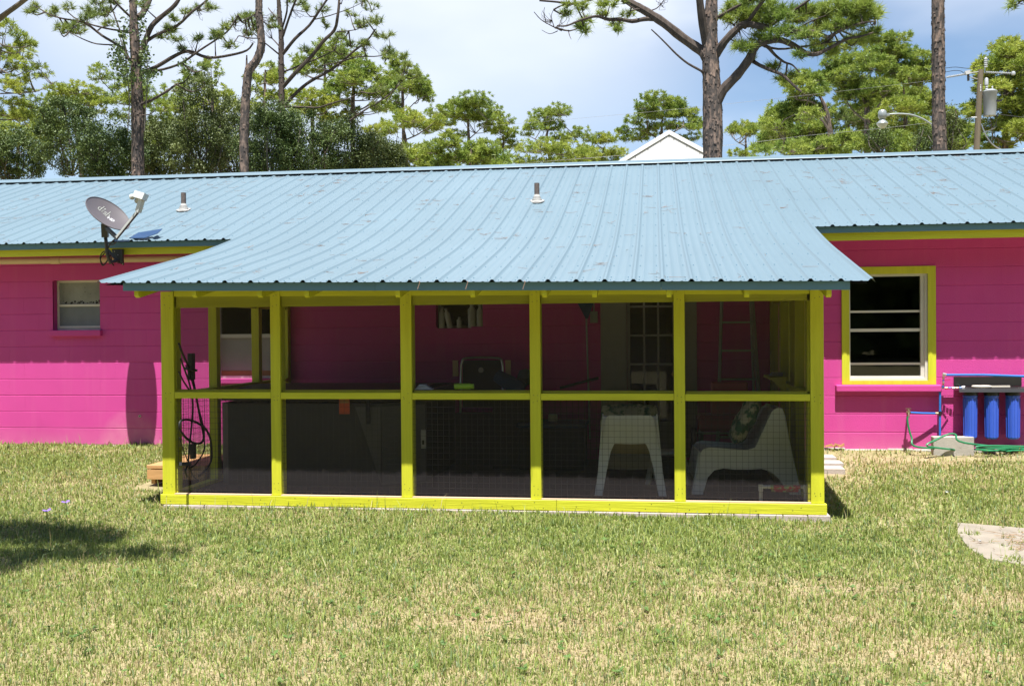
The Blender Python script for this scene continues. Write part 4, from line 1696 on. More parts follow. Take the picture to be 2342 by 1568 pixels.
# dark boxes behind the chairs
t = thing('storage_crate', 'dark crate in the shade right of the hot tub', 'crate', None, (-1.1, -.75, FZ))
MB().box(-.35, .35, -.25, .25, 0, .45, None, .01).build('box', BLACKF, t)
MB().box(-.37, .37, -.27, .27, .451, .50, None, .01).build('lid', BLUED, t)
for x, z, nm in ((.02, .57, 'near the lid'),):
    mb = MB().box(x - .05, x + .05, -.27, -.25, .52, .60, None, .01)
    link('paper_note', mb.mesh('paper_note', GREYW), t)
# step ladder
ld = thing('step_ladder', 'tall aluminium step ladder folded against the back wall', 'ladder', None, (.9, -.35, FZ))
for sx in (-1, 1):
    MB().bar((sx * .245, -.28, 0), (sx * .155, .12, 2.05), .028, .05).build('rail', GREYW, ld)
    MB().bar((sx * .22, .26, 0), (sx * .15, .14, 2.0), .022, .03).build('back_leg', GREYW, ld)
for k in range(1, 7):
    z = k * .31
    t_ = z / 2.05
    MB().box(-.245 + .09 * t_ + .015, .245 - .09 * t_ - .015, -.28 + .4 * t_ - .045, -.28 + .4 * t_ + .045, z, z + .022).build('step', GREYW, ld)
MB().box(-.16, .16, .07, .2, 2.05, 2.075).build('top_step', GREYW, ld)
# red cart in front of the ladder
ct = thing('red_cart', 'dark red wheeled cart in the shade behind the white armchairs', 'cart', None, (.72, -.95, FZ))
MB().box(-.29, .30, -.22, .22, .44, .60, None, .03).build('tray', RED, ct)
MB().box(-.16, .22, -.2, -.16, .61, .95, None, .02).build('seat_back', RED, ct)
MB().tube([(-.33, -.2, .42), (.33, -.2, .42)], .012, 8).build('axle', GREYW, ct)
for sx in (-.33, .33):
    mb = MB().lathe([(.04, -.03), (.11, -.03), (.12, 0), (.11, .03), (.04, .03)], (sx, -.12, .36), 16, axis=(1, 0, 0))
    mb.build('wheel', BLACKPL, ct, smooth=True)
for x in (-.25, .25):
    MB().box(x - .02, x + .02, -.18, .18, 0, .44).build('leg', DARKMET, ct)
# cloth on the right shelf
mb = MB()
for k in range(3):
    mb.box(1.15 + k * .01, 1.27, -1.30 + k * .02, -1.1 - k * .02, .981 + k * .012, .992 + k * .012, None, .003)
link('white_rag', mb.mesh('white_rag', LITTER), None, 'white rag on the little shelf at the right side of the porch', 'rag')


# white moulded armchairs
def armchair(lab, loc, rz):
    t = thing('garden_chair', lab, 'chair', 'white moulded garden chairs in the porch', loc)
    t.rotation_euler = (0, 0, rz)
    # side profile: x forward is -x (front of the chair at -x)
    W0, W1 = .27, .33
    prof_out = [(-.43, 0), (-.36, .37), (-.335, .405), (-.28, .42), (.05, .395), (.13, .42), (.285, .745), (.33, .775), (.375, .765), (.40, .70), (.51, .0)]
    arch = [(.43, 0), (.33, .14), (.26, .205), (.18, .228), (.08, .222), (-.06, .222), (-.16, .232), (-.24, .215), (-.30, .15), (-.345, 0)]
    for s in (-1, 1):
        def wy(z):
            return s * (W0 + (W1 - W0) * (1 - min(1, z / .7)))
        poly = [(x, wy(z), z) for x, z in prof_out + arch]
        n = len(poly)
        mb = MB()
        th = -s * .014
        vs = poly + [(x, y + th, z) for x, y, z in poly]
        fs = [tuple(range(n)), tuple(range(2 * n - 1, n - 1, -1))] + [(i, n + i, n + (i + 1) % n, (i + 1) % n) for i in range(n)]
        mb.add(vs, fs)
        mb.build('side', CHAIRW, t)
    # seat and backrest shell
    path = [(-.405, .13), (-.365, .36), (-.33, .395), (-.26, .385), (.03, .345), (.10, .365), (.16, .45), (.29, .73), (.325, .758), (.36, .75), (.392, .66), (.42, .50)]
    vs, fs = [], []
    for x, z in path:
        y = W0 + (W1 - W0) * (1 - min(1, z / .7)) - .012
        dip = .012
        for q in (-1, -.5, 0, .5, 1):
            vs.append((x, y * q, z - dip * (1 - q * q)))
    for i in range(len(path) - 1):
        for j in range(4):
            fs.append((i * 5 + j, i * 5 + j + 1, (i + 1) * 5 + j + 1, (i + 1) * 5 + j))
    MB().add(vs, fs).build('seat_shell', CHAIRW, t, smooth=True)
    MB().prism([(.125, -.235, .362), (.125, .235, .362), (.30, .215, .70), (.30, -.215, .70)], (.012, 0, -.004)).build('shell_back', CHAIRY, t)
    pl = [(-.232, .735), (-.205, .762), (.205, .762), (.232, .735), (.345, 0), (.270, 0), (.222, .26), (.185, .42), (.155, .485), (.11, .512), (-.11, .512), (-.155, .485), (-.185, .42), (-.222, .26), (-.270, 0), (-.345, 0)]
    MB().prism([(.372 + (.765 - z) * .180, y, z) for y, z in pl], (.014, 0, .002)).build('back_panel', CHAIRW, t)
    pl = [(-.27, .38), (.27, .38), (.335, 0), (.262, 0), (.235, .15), (.17, .25), (-.17, .25), (-.235, .15), (-.262, 0), (-.335, 0)]
    MB().prism([(-.36 - (.38 - z) * .19, y, z) for y, z in pl], (-.012, 0, .002)).build('front_panel', CHAIRW, t)
    return t


c2 = armchair('white moulded garden chair seen from the side, facing left', (.74, -2.12, FZ), R(4))
c1 = armchair('white moulded garden chair seen from behind, legs splayed', (-.245, -2.10, FZ), R(-88))


c1.scale = (1, .93, .93)


def cushion(lab, loc, rot, w, h, d):
    mb = MB()
    n = 10
    vs, fs = [], []
    for s in (1, -1):
        for i in range(n + 1):
            for j in range(n + 1):
                u, v = i / n * 2 - 1, j / n * 2 - 1
                k = max(0, (1 - u ** 4) * (1 - v ** 4)) ** .5
                p = 1 - .08 * (u * u * v * v)
                vs.append((u * w / 2 * p, v * h / 2 * p, s * d / 2 * k + .01 * math.sin(u * 7 + v * 5) * k))
    m = (n + 1) ** 2
    for s in (0, 1):
        for i in range(n):
            for j in range(n):
                f = (s * m + i * (n + 1) + j, s * m + (i + 1) * (n + 1) + j, s * m + (i + 1) * (n + 1) + j + 1, s * m + i * (n + 1) + j + 1)
                fs.append(f if s == 0 else f[::-1])
    mb.add(vs, fs)
    o = link('cushion', mb.mesh('cushion', CUSH, True), None, lab, 'cushion', 'leaf-print cushions on the garden chairs', loc=loc)
    o.rotation_euler = rot
    return o


cushion('green leaf-print cushion leaning in the garden chair that faces left', (.815, -2.12, .60), (0, R(-62), 0), .46, .46, .15)
cushion('green leaf-print cushion behind the top of the garden chair seen from behind', (-.245, -1.99, .535), (R(64), 0, R(3)), .56, .46, .12)
# pvc frame with bright cloth
pv = thing('pipe_frame', 'low white plastic pipe frame wrapped with bright print cloth', 'pipe frame')
py = -2.905
mb = MB().tube([(.885, py, FZ + .005), (.885, py, .105)], .016, 10)
mb.tube([(1.256, py, FZ + .005), (1.256, py, .105)], .016, 10)
mb.tube([(.885, py, .110), (1.256, py, .112)], .015, 10)
for x in (.885, 1.256):
    mb.tube([(x, py, .075), (x, py, .13)], .021, 10)
mb.build('pipe', BOTW, pv, smooth=True)
MB().tube([(.965, py, .111), (1.215, py, .1115)], .0175, 10).build('cloth_wrap', CLOTHP, pv, smooth=True)
MB().add([(.97, py - .018, .11), (1.21, py - .018, .11), (1.20, py + .05, .06), (.98, py + .05, .06)], [(0, 1, 2, 3)]).build('cloth_sling', CLOTHP, pv)
# ottoman-like stool shadowed behind the first chair
fs_ = thing('foot_stool', 'small white plastic foot stool partly hidden behind the first garden chair', 'stool', None, (.12, -1.75, FZ))
MB().box(-.17, .17, -.16, .16, .28, .31, None, .01).build('seat', CHAIRW, fs_)
for sx in (-1, 1):
    for sy in (-1, 1):
        MB().bar((sx * .20, sy * .19, 0), (sx * .14, sy * .13, .28), .05, .02).build('leg', CHAIRW, fs_)

# cables and box on the left front post
cb = thing('cable_bundle', 'black power cables hanging in loops inside the left end of the porch', 'cables')
bx = -4.30
mb = MB().box(-4.335, -4.29, -2.78, -2.70, 1.02, 1.27, None, .006)
mb.box(-4.33, -4.29, -2.76, -2.70, .28, .42, None, .004)
mb.build('socket_box', DARKMET, cb, kind='stuff')


def SP(x, y, X=-4.20):
    d = _f + _r * ((x - CX) / FPX) - _u * ((y - CY) / FPX)
    return CAMP + d * ((X - CAMP.x) / d.x)


mb = MB()
for path, r_ in (([(409, 785), (418, 810), (430, 835), (438, 855), (446, 890), (453, 930), (462, 965), (466, 985), (466, 1000), (460, 1012), (445, 1013), (428, 1003), (413, 985), (411, 968), (418, 960), (434, 960), (452, 967), (470, 980), (480, 1000), (484, 1030), (482, 1055), (470, 1075), (455, 1088)], .011),
                 ([(413, 820), (424, 850), (434, 880), (440, 915), (440, 950), (437, 985), (433, 1020), (430, 1060), (424, 1075), (428, 1090)], .009),
                 ([(425, 835), (436, 862), (448, 905), (456, 950), (464, 990), (468, 1020), (462, 1040), (446, 1062), (432, 1070)], .0075),
                 ([(409, 850), (420, 872), (432, 890)], .008),
                 ([(410, 1000), (420, 1030), (428, 1050), (440, 1085), (455, 1100)], .005)):
    mb.tube(smooth([SP(*p) for p in path], 4), r_, 6)
mb.build('cord', CABLE, cb, smooth=True)
MB().bar(SP(425, 842), SP(448, 847), .03, .02).build('plug', DARKMET, cb)
mb = MB().bar(SP(413, 1060), SP(434, 1061), .025, .03)
mb.build('plug', DARKMET, cb)

# ------------------------------------------------------------------ trees
def limb_tube(mb, pts, w0, w1, n=7, wob=.0):
    P = smooth(pts, 3)
    N = len(P)
    rs = []
    for i in range(N):
        t = i / (N - 1)
        rs.append((w0 + (w1 - w0) * t) * (1 + random.uniform(-wob, wob)))
    mb.tube(P, rs, n)
    return P, rs


class Needles:
    def __init__(s):
        s.c, s.a, s.l = [], [], []

    def tuft(s, p, axis, L):
        s.c.append(p)
        s.a.append(axis)
        s.l.append(L)

    def mesh(s, name, m, k, wd, spread=1.0):
        if not s.c:
            return None
        c = np.array(s.c, float)
        a = np.array(s.a, float)
        l = np.array(s.l, float)
        n = len(c)
        d = rng.normal(size=(n, k, 3))
        d /= np.linalg.norm(d, axis=2, keepdims=True)
        a = a / np.linalg.norm(a, axis=1, keepdims=True)
        d = d * spread + a[:, None] * .75
        d /= np.linalg.norm(d, axis=2, keepdims=True)
        L = l[:, None, None] * rng.uniform(.65, 1.1, (n, k, 1))
        b = c[:, None] - a[:, None] * (l[:, None, None] * rng.uniform(0, .35, (n, k, 1)))
        side = np.cross(d, rng.normal(size=(n, k, 3)))
        side /= np.linalg.norm(side, axis=2, keepdims=True)
        droop = np.zeros((n, k, 3))
        droop[..., 2] = -.10 * L[..., 0]
        if wd > .0157:
            V = np.stack([b, b + d * L * .55 + side * wd * .6, b + d * L + droop, b + d * L * .55 - side * wd * .6], 2).reshape(-1, 3)
            F = np.arange(n * k * 4).reshape(-1, 4)
        else:
            V = np.stack([b - side * wd * .5, b + side * wd * .5, b + d * L + droop], 2).reshape(-1, 3)
            F = np.arange(n * k * 3).reshape(-1, 3)
        return npmesh(name, V, F, [m])


def pine(label, Yd, trunk, lobes, limbs=(), tone=NEED, group=None, tuftL=None, dens=1.0, hero=False, bark=BARK, bare=(), gz=0.):
    """trunk: (x, y, width) pixels; lobes: (x, y, rx, ry[, n]) foliage masses; limbs: [(points, w0, w1)]"""
    Y0 = CAMP.y + Yd
    S = pxm(Y0)

    def P(x, y, dy=0):
        p = at(x, y, Y0)
        return p + Vector((0, dy, 0))
    base = P(trunk[0][0], trunk[0][1])
    basez = gz
    root = thing('pine_tree', label, 'tree', group, (base.x, base.y, basez))
    o = Vector(root.location)
    tp = [P(x, y) for x, y, w_ in trunk]
    trunk = list(trunk[:-1]) + [(*trunk[-1][:2], trunk[-1][2] * .35)]
    tw = [w_ / S / 2 for x, y, w_ in trunk]
    if tp[0].z > basez + .3:
        tp.insert(0, Vector((tp[0].x, tp[0].y, basez - .1)))
        tw.insert(0, tw[0] * 1.12)
    mb = MB()
    nsub = 4 if hero else 2
    pts = smooth(tp, nsub)
    rs = []
    for i in range(len(pts)):
        f = i / nsub
        k = min(int(f), len(tw) - 2)
        t = min(1, f - k)
        rs.append((tw[k] * (1 - t) + tw[k + 1] * t) * (1 + random.uniform(-.05, .05) * hero))
    mb.tube([p - o for p in pts], rs, 12 if hero else 7)
    mb.build('trunk', bark, root, smooth=True)
    if hero:   # shaggy bark plates standing proud of the trunk
        V, F = [], []
        for i in range(len(pts) - 1):
            if pts[i].z < 3.0:
                continue
            seg = pts[i + 1] - pts[i]
            nn = int(seg.length * rs[i] * 2 * math.pi * 95)
            tdir = seg.normalized()
            u = tdir.orthogonal().normalized()
            v = tdir.cross(u)
            for _ in range(nn):
                t, a = random.random(), random.uniform(0, 2 * math.pi)
                r_ = rs[i] * (1 - t) + rs[i + 1] * t
                rad = u * math.cos(a) + v * math.sin(a)
                tan = tdir.cross(rad)
                c = pts[i] + seg * t - o + rad * (r_ * .985)
                hh, ww = random.uniform(.03, .085), random.uniform(.012, .03)
                lift = random.uniform(.004, .014)
                k = len(V)
                V += [c - tdir * hh * .5 - tan * ww + rad * lift, c - tdir * hh * .5 + tan * ww + rad * lift, c + tdir * hh * .5 + tan * ww * .8 + rad * .002, c + tdir * hh * .5 - tan * ww * .8 + rad * .002]
                F.append((k, k + 1, k + 2, k + 3))
        me = bpy.data.meshes.new('bark_plates')
        me.from_pydata([tuple(q) for q in V], [], F)
        me.materials.append(bark)
        link('bark_plates', me, root, kind='stuff')
    # limbs
    mbl = MB()
    nodes = []
    sk = [(p, r) for p, r in zip(pts, rs)]
    for lp, w0, w1 in limbs:
        dy = random.uniform(-.7, .5) * (1 if hero else 1.4)
        n = len(lp)
        LP = [P(q[0], q[1], dy * (i / max(1, n - 1)) ** .8 + random.uniform(-.05, .05)) for i, q in enumerate(lp)]
        Q, RR = limb_tube(mbl, [p - o for p in LP], w0 / S / 2, w1 / S / 2, 8 if hero else 5, .06)
        nodes += [q + o for q in Q[2:]]
    nd = Needles()
    if not hero:
        lobes = list(lobes) + [(q[0] + random.uniform(-.6, .6) * q[2], q[1] + random.uniform(.5, 1.1) * q[3], q[2] * .8, q[3] * .75) for q in lobes if random.random() < .55 * min(1.3, dens)]
    L0 = (tuftL or .20) * (1 if hero else .76)
    for lb in lobes:
        x, y, rx, ry = lb[:4]
        if hero and len(lb) > 4 and lb[4] > 20:
            rx, ry = rx * 1.75, ry * 1.5
        elif hero:
            rx, ry = rx * 1.3, ry * 1.2
        elif not hero:
            rx, ry = rx * 1.55, ry * 1.6
        area = math.pi * rx * ry / S / S
        n = int(lb[4] * .8) if len(lb) > 4 else max(8 if hero else 4, int(area * (60 if hero else 78) * dens))
        dyl = random.uniform(-.8, .8) * (.7 if hero else 1.2)
        cpt = P(x, y + ry * .5, dyl)
        # nearest wood
        cand = nodes if nodes else pts
        near = min(cand, key=lambda q: (q - cpt).length + (0 if q.z < cpt.z + .3 else .8))
        tn = min(pts, key=lambda q: abs(q.z - (cpt.z - abs(cpt.x - q.x) * .45)))
        if not hero or (near - cpt).length > 1.2:
            near = tn if not nodes or (near - cpt).length > 1.5 else near
        midp = near.lerp(cpt, .55) + Vector((0, 0, -.12 * (cpt - near).length + random.uniform(-.1, .1)))
        ln = (cpt - near).length
        if ln > .25:
            limb_tube(mbl, [near - o, midp - o, cpt - o], (.016 if hero else .012) + .010 * min(ln, 3), .008, 5, .05)
        for _ in range(n):
            while True:
                u = Vector((random.uniform(-1, 1), random.uniform(-1, 1), random.uniform(-1, 1)))
                if u.length < 1:
                    break
            u = u * (max(u.length, .35) ** -.35)
            if random.random() < .14:
                u = u * random.uniform(1.05, 1.4)
            if u.z < -.3:
                u.z *= .5
            p = P(x, y, dyl) + Vector((u.x * rx / S, u.y * (rx * .8) / S, u.z * ry / S))
            ax = Vector((u.x * .5 + random.gauss(0, .25), u.y * .5 + random.gauss(0, .25), .75))
            nd.tuft(p - o, ax, L0 * random.uniform(.8, 1.15))
            if random.random() < (.8 if hero else .30):
                st_ = cpt.lerp(p, random.uniform(0, .3))
                m_ = st_.lerp(p, .55) + Vector((random.gauss(0, .04), random.gauss(0, .04), -.10 * (p - st_).length))
                mbl.tube([st_ - o, m_ - o, p - o + ax * -.02], [.007, .006, .005] if hero else [.012, .010, .007], 3, cap=False)
    # bare dead twigs
    for (x, y, r_, n) in bare:
        cpt = P(x, y)
        near = min(nodes or pts, key=lambda q: (q - cpt).length)
        for _ in range(n):
            e = cpt + Vector((random.uniform(-1, 1), random.uniform(-.6, .6), random.uniform(-.8, 1))) * r_ / S
            m_ = near.lerp(e, .6) + Vector((random.gauss(0, .05), random.gauss(0, .05), -.06))
            mbl.tube([near - o, m_ - o, e - o, e - o + Vector((random.gauss(0, .03), 0, .07))], [.007, .005, .004, .003], 3, cap=False)
    if mbl.v:
        mbl.build('branches', TWIG if not hero else BARKD, root, smooth=True)
    far = Yd > 30
    me = nd.mesh('crown', tone, 24 if hero else (30 if not far else 26), .0155 if hero else (.016 if not far else .024), .95 if hero else .9)
    if me:
        link('crown', me, root)
    return root


# ---- the big pines standing just behind the house
A = pine('tall pine with many spreading limbs behind the left roof, thick straight trunk', 21.5,
         [(316, 430, 29), (314, 250, 28), (311, 150, 25), (306, 60, 20), (303, -30, 15), (300, -130, 10)],
         [(90, 18, 10, 8), (112, 27, 14, 10), (128, 20, 10, 8), (130, 46, 12, 8), (152, 56, 14, 9), (163, 18, 12, 9), (176, 12, 10, 8), (176, 48, 14, 9), (147, 68, 14, 9), (168, 80, 14, 9),
          (190, 72, 14, 8), (202, 20, 14, 9), (218, 18, 12, 9), (218, 33, 12, 9), (206, 48, 12, 9), (228, 46, 12, 9), (246, 18, 14, 9), (104, 42, 8, 6), (260, 30, 14, 10), (276, 12, 14, 10),
          (378, 60, 13, 10), (392, 68, 12, 9), (408, 46, 12, 9), (368, 78, 12, 8), (490, 70, 10, 8), (480, 76, 10, 8), (408, 104, 10, 7), (424, 98, 10, 7), (517, 66, 14, 10), (531, 42, 14, 10), (545, 20, 14, 10),
          (517, 90, 10, 7), (534, 108, 12, 8), (450, 85, 9, 7), (410, 152, 16, 9), (446, 174, 12, 8), (490, 168, 10, 8), (500, 30, 14, 8), (560, 35, 12, 10), (455, 15, 16, 9), (420, 20, 12, 9), (345, 20, 14, 10)],
         [([(317, 150), (324, 130), (331, 112), (351, 71), (367, 49), (403, 24), (419, 0), (432, -40)], 15, 8),
          ([(322, 166), (354, 152), (395, 122), (425, 113), (468, 127), (517, 120), (550, 106), (566, 90)], 11, 4),
          ([(326, 100), (340, 93), (367, 79), (408, 60), (446, 33), (476, 11), (500, -15)], 9, 4),
          ([(322, 168), (378, 160), (422, 147), (463, 120), (504, 93), (531, 73), (550, 40)], 7, 3),
          ([(306, 150), (294, 136), (283, 114), (261, 98), (234, 82), (196, 54), (152, 46), (122, 38), (90, 19)], 9, 2.5),
          ([(306, 80), (297, 76), (245, 68), (190, 52), (160, 30)], 6, 2.5),
          ([(290, 118), (275, 106), (226, 103), (190, 90), (163, 76)], 4.5, 2),
          ([(292, 130), (283, 90), (272, 63), (261, 33), (250, 2), (240, -20)], 4.5, 2.5),
          ([(320, 241), (348, 229), (381, 207), (397, 190)], 8, 5),
          ([(313, 40), (317, 25), (321, 0), (324, -40)], 16, 12),
          ([(300, 40), (285, 20), (270, -5)], 6, 4),
          ([(322, 264), (345, 263), (362, 256)], 3, 2)],
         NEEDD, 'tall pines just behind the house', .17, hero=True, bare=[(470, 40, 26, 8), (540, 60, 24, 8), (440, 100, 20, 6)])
B = pine('bare curving pine trunk with a broken stub behind the left roof', 21,
         [(559.5, 430, 22), (558, 327, 21), (561, 245, 21), (565, 190, 20), (570, 160, 20), (585, 141, 19), (597, 109, 18), (596, 68, 17), (592, 27, 17), (593, -20, 15), (594, -80, 12)],
         [(556, 40, 10, 8), (546, 60, 10, 8), (575, 22, 10, 8), (612, 50, 9, 7), (568, 55, 8, 6)],
         [([(565, 165), (564, 140), (563, 126)], 6, 3), ([(588, 87), (572, 90), (557, 89), (553, 95), (552, 106)], 3, 2), ([(592, 30), (575, 40), (560, 50)], 3, 1.5)],
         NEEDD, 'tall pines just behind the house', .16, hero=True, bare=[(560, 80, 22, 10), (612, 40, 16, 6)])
C_ = pine('slender pine with long bare limbs sweeping up to the right, behind the oaks', 24,
          [(646, 430, 15), (644, 242, 14), (644, 190, 14), (643, 136, 13), (643, 82, 12), (640, 41, 11), (637, 0, 9), (634, -60, 6)],
          [(840, 15, 14, 10), (858, 28, 14, 12), (868, 48, 13, 12), (846, 42, 12, 9), (830, 62, 14, 10), (855, 66, 10, 8), (750, 62, 12, 10), (772, 64, 10, 8), (768, 82, 12, 7), (792, 92, 10, 7), (735, 20, 12, 8), (715, 36, 8, 6),
           (895, 92, 10, 10), (884, 110, 14, 8), (895, 120, 8, 6), (922, 128, 8, 8), (892, 141, 10, 8), (934, 150, 9, 7), (905, 150, 10, 8), (800, 5, 12, 8), (810, 40, 12, 8), (825, 88, 14, 8), (790, 20, 12, 8),
           (700, 118, 10, 7), (735, 128, 12, 7), (770, 110, 14, 8), (690, 130, 10, 7), (663, 5, 10, 8), (690, 8, 10, 8), (617, 35, 9, 7), (838, 106, 12, 6), (945, 165, 12, 8), (880, 215, 12, 8), (860, 240, 14, 7), (916, 190, 10, 8)],
          [([(647, 200), (680, 169), (718, 131), (745, 101), (772, 76), (783, 49), (786, 14), (787, -20)], 10, 5),
           ([(648, 242), (680, 207), (712, 185), (753, 161), (780, 139), (808, 117), (838, 93), (857, 65)], 9, 3.5),
           ([(647, 124), (680, 93), (712, 63), (740, 35), (764, 5), (785, -20)], 8, 4),
           ([(648, 84), (666, 52), (685, 22), (701, 0), (715, -20)], 6, 4),
           ([(645, 66), (663, 33), (671, 5), (676, -20)], 5, 3),
           ([(641, 127), (625, 113), (612, 103), (603, 93)], 4, 2), ([(641, 108), (614, 82), (600, 74)], 3.5, 2), ([(640, 50), (614, 22), (601, 8)], 3.5, 2),
           ([(648, 164), (690, 146), (732, 130), (762, 112)], 5, 2.5),
           ([(650, 245), (701, 248), (734, 250), (767, 240), (808, 229), (835, 218)], 6, 2),
           ([(799, 275), (835, 250), (862, 231), (892, 207), (911, 180), (919, 142), (922, 125)], 5, 1.5),
           ([(775, 144), (821, 133), (876, 133), (897, 117), (895, 90)], 3.5, 1.2), ([(730, 152), (790, 148), (840, 138)], 3, 1.2), ([(718, 45), (760, 40), (810, 25), (845, 8)], 3, 1.2), ([(771, 74), (810, 66), (840, 50)], 3, 1.2)],
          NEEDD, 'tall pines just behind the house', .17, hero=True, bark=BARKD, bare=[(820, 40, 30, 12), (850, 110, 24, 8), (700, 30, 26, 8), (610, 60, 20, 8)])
D_ = pine('massive forked pine with heavy spreading limbs behind the right half of the roof', 21,
          [(1631, 430, 44), (1630, 373, 42), (1630, 272, 42), (1627.5, 190, 40), (1625, 136, 37), (1624, 82, 33), (1626, 30, 29), (1629, -20, 24), (1632, -90, 18)],
          [(1306, 17, 11, 9), (1332, 21, 12, 8), (1342, 33, 11, 7), (1324, 38, 11, 7), (1296, 34, 9, 7), (1379, 16, 11, 9), (1396, 21, 11, 8), (1422, 12, 12, 9), (1435, 26, 12, 8), (1406, 38, 12, 7), (1376, 30, 11, 7), (1338, 67, 8, 6), (1328, 63, 7, 5), (1414, 76, 6, 5),
           (1653, 32, 9, 8), (1665, 45, 9, 8), (1690, 8, 20, 12, 60), (1715, 12, 20, 12, 60), (1735, 30, 20, 12, 60), (1700, 32, 18, 12, 50), (1760, 15, 18, 12, 50), (1770, 45, 18, 12, 40), (1795, 25, 16, 10, 40), (1740, 60, 16, 9, 30), (1820, 45, 14, 10, 30),
           (1850, 15, 14, 10, 30), (1880, 10, 16, 10, 40), (1905, 28, 18, 14, 70), (1930, 40, 18, 14, 70), (1895, 48, 16, 12, 50), (1955, 28, 14, 12, 40), (1975, 15, 12, 9, 30), (1998, 30, 11, 9, 24), (1980, 48, 12, 9, 30), (1940, 65, 20, 9, 50), (1975, 76, 18, 9, 40), (2010, 76, 10, 10, 24), (2000, 62, 12, 8, 24), (1905, 75, 16, 8, 30),
           (1735, 90, 12, 8, 24), (1700, 118, 14, 8, 24), (1690, 105, 10, 7, 16), (1770, 92, 16, 7, 24), (1800, 80, 18, 7, 30), (1850, 72, 18, 8, 30), (1835, 100, 18, 7, 26), (1880, 92, 16, 7, 26), (1930, 92, 16, 6, 22), (1960, 90, 16, 6, 22), (1800, 165, 14, 10, 22), (1775, 140, 12, 8, 16), (1820, 140, 10, 6, 12), (1905, 118, 14, 7, 16), (1860, 125, 14, 6, 14), (1835, 18, 14, 10, 24), (1725, 128, 8, 8, 8)],
          [([(1620, 140), (1612, 126), (1602, 114), (1561, 87), (1520, 57), (1479, 30), (1452, 14), (1433, 0), (1400, -30)], 24, 15),
           ([(1495, 45), (1474, 48), (1446, 52), (1419, 49), (1392, 52), (1370, 46), (1351, 49), (1324, 58.5), (1299, 72), (1278, 71)], 11, 3),
           ([(1285, 71), (1262, 62), (1240, 52), (1226, 40)], 3, 1.5), ([(1250, 56), (1246, 36), (1250, 30)], 2, 1), ([(1268, 64), (1262, 42), (1268, 30)], 2, 1), ([(1300, 70), (1305, 90), (1311, 106)], 2.5, 1), ([(1275, 70), (1258, 80), (1240, 72)], 2, 1),
           ([(1465, 22), (1458, 32), (1446, 46)], 5, 3), ([(1234, 3), (1272, 4), (1316, 5.5), (1340, 0), (1370, -12)], 4.5, 6), ([(1480, 28), (1500, 22), (1512, 10), (1525, -5)], 3, 1.5),
           ([(1608, 168), (1602, 166), (1572, 152), (1547, 136), (1523, 114), (1506, 101), (1490, 90)], 6, 2.5),
           ([(1634, 130), (1642, 120), (1656, 101), (1681, 76), (1703, 62), (1745, 71), (1765, 79), (1810, 86), (1855, 88), (1884, 99), (1902, 92), (1929, 80), (1958, 73), (1988, 68)], 20, 3),
           ([(1884, 99), (1905, 83), (1917, 62), (1929, 42), (1935, 20)], 6, 2.5),
           ([(1636, 240), (1653, 208), (1685, 175), (1712, 140), (1724, 116), (1742, 104), (1777, 101), (1810, 113), (1837, 131), (1860, 137), (1884, 125), (1929, 102), (1958, 99), (1985, 92)], 24, 3),
           ([(1748, 105), (1757, 110), (1774, 125), (1795, 140), (1813, 148), (1830, 165)], 9, 2.5),
           ([(1718, 138), (1736, 154), (1765, 169), (1786, 181), (1804, 202), (1825, 223)], 9, 5),
           ([(1703, 62), (1720, 42), (1740, 18), (1760, -10)], 10, 6), ([(1745, 71), (1790, 42), (1840, 12), (1880, -20)], 8, 4), ([(1642, 40), (1680, 22), (1720, 5), (1750, -20)], 8, 5),
           ([(1616, 110), (1606, 60), (1600, 20), (1594, -30)], 20, 16),
           ([(1742, 104), (1780, 112), (1830, 108), (1880, 100), (1930, 95)], 6, 2), ([(1800, 85), (1840, 62), (1890, 45)], 5, 2), ([(1690, 70), (1672, 50), (1660, 35)], 4, 2)],
          NEED, 'tall pines just behind the house', .19, hero=True, bare=[(1255, 45, 18, 9), (1300, 45, 16, 7), (1510, 8, 20, 7), (1760, 50, 40, 16), (1820, 50, 40, 14), (1700, 90, 24, 8), (1660, 60, 16, 6), (1860, 60, 30, 10)])
E_ = pine('single straight bare pine trunk rising behind the right end of the roof', 21,
          [(2151, 430, 30), (2150, 350, 29.5), (2147, 250, 28), (2146, 100, 27), (2145, 0, 26), (2144, -80, 25), (2142, -300, 18)], [(2142, -330, 60, 40)], [([(2144, -180), (2170, -230), (2200, -260)], 8, 4)],
          NEED, 'tall pines just behind the house', .2, hero=True)

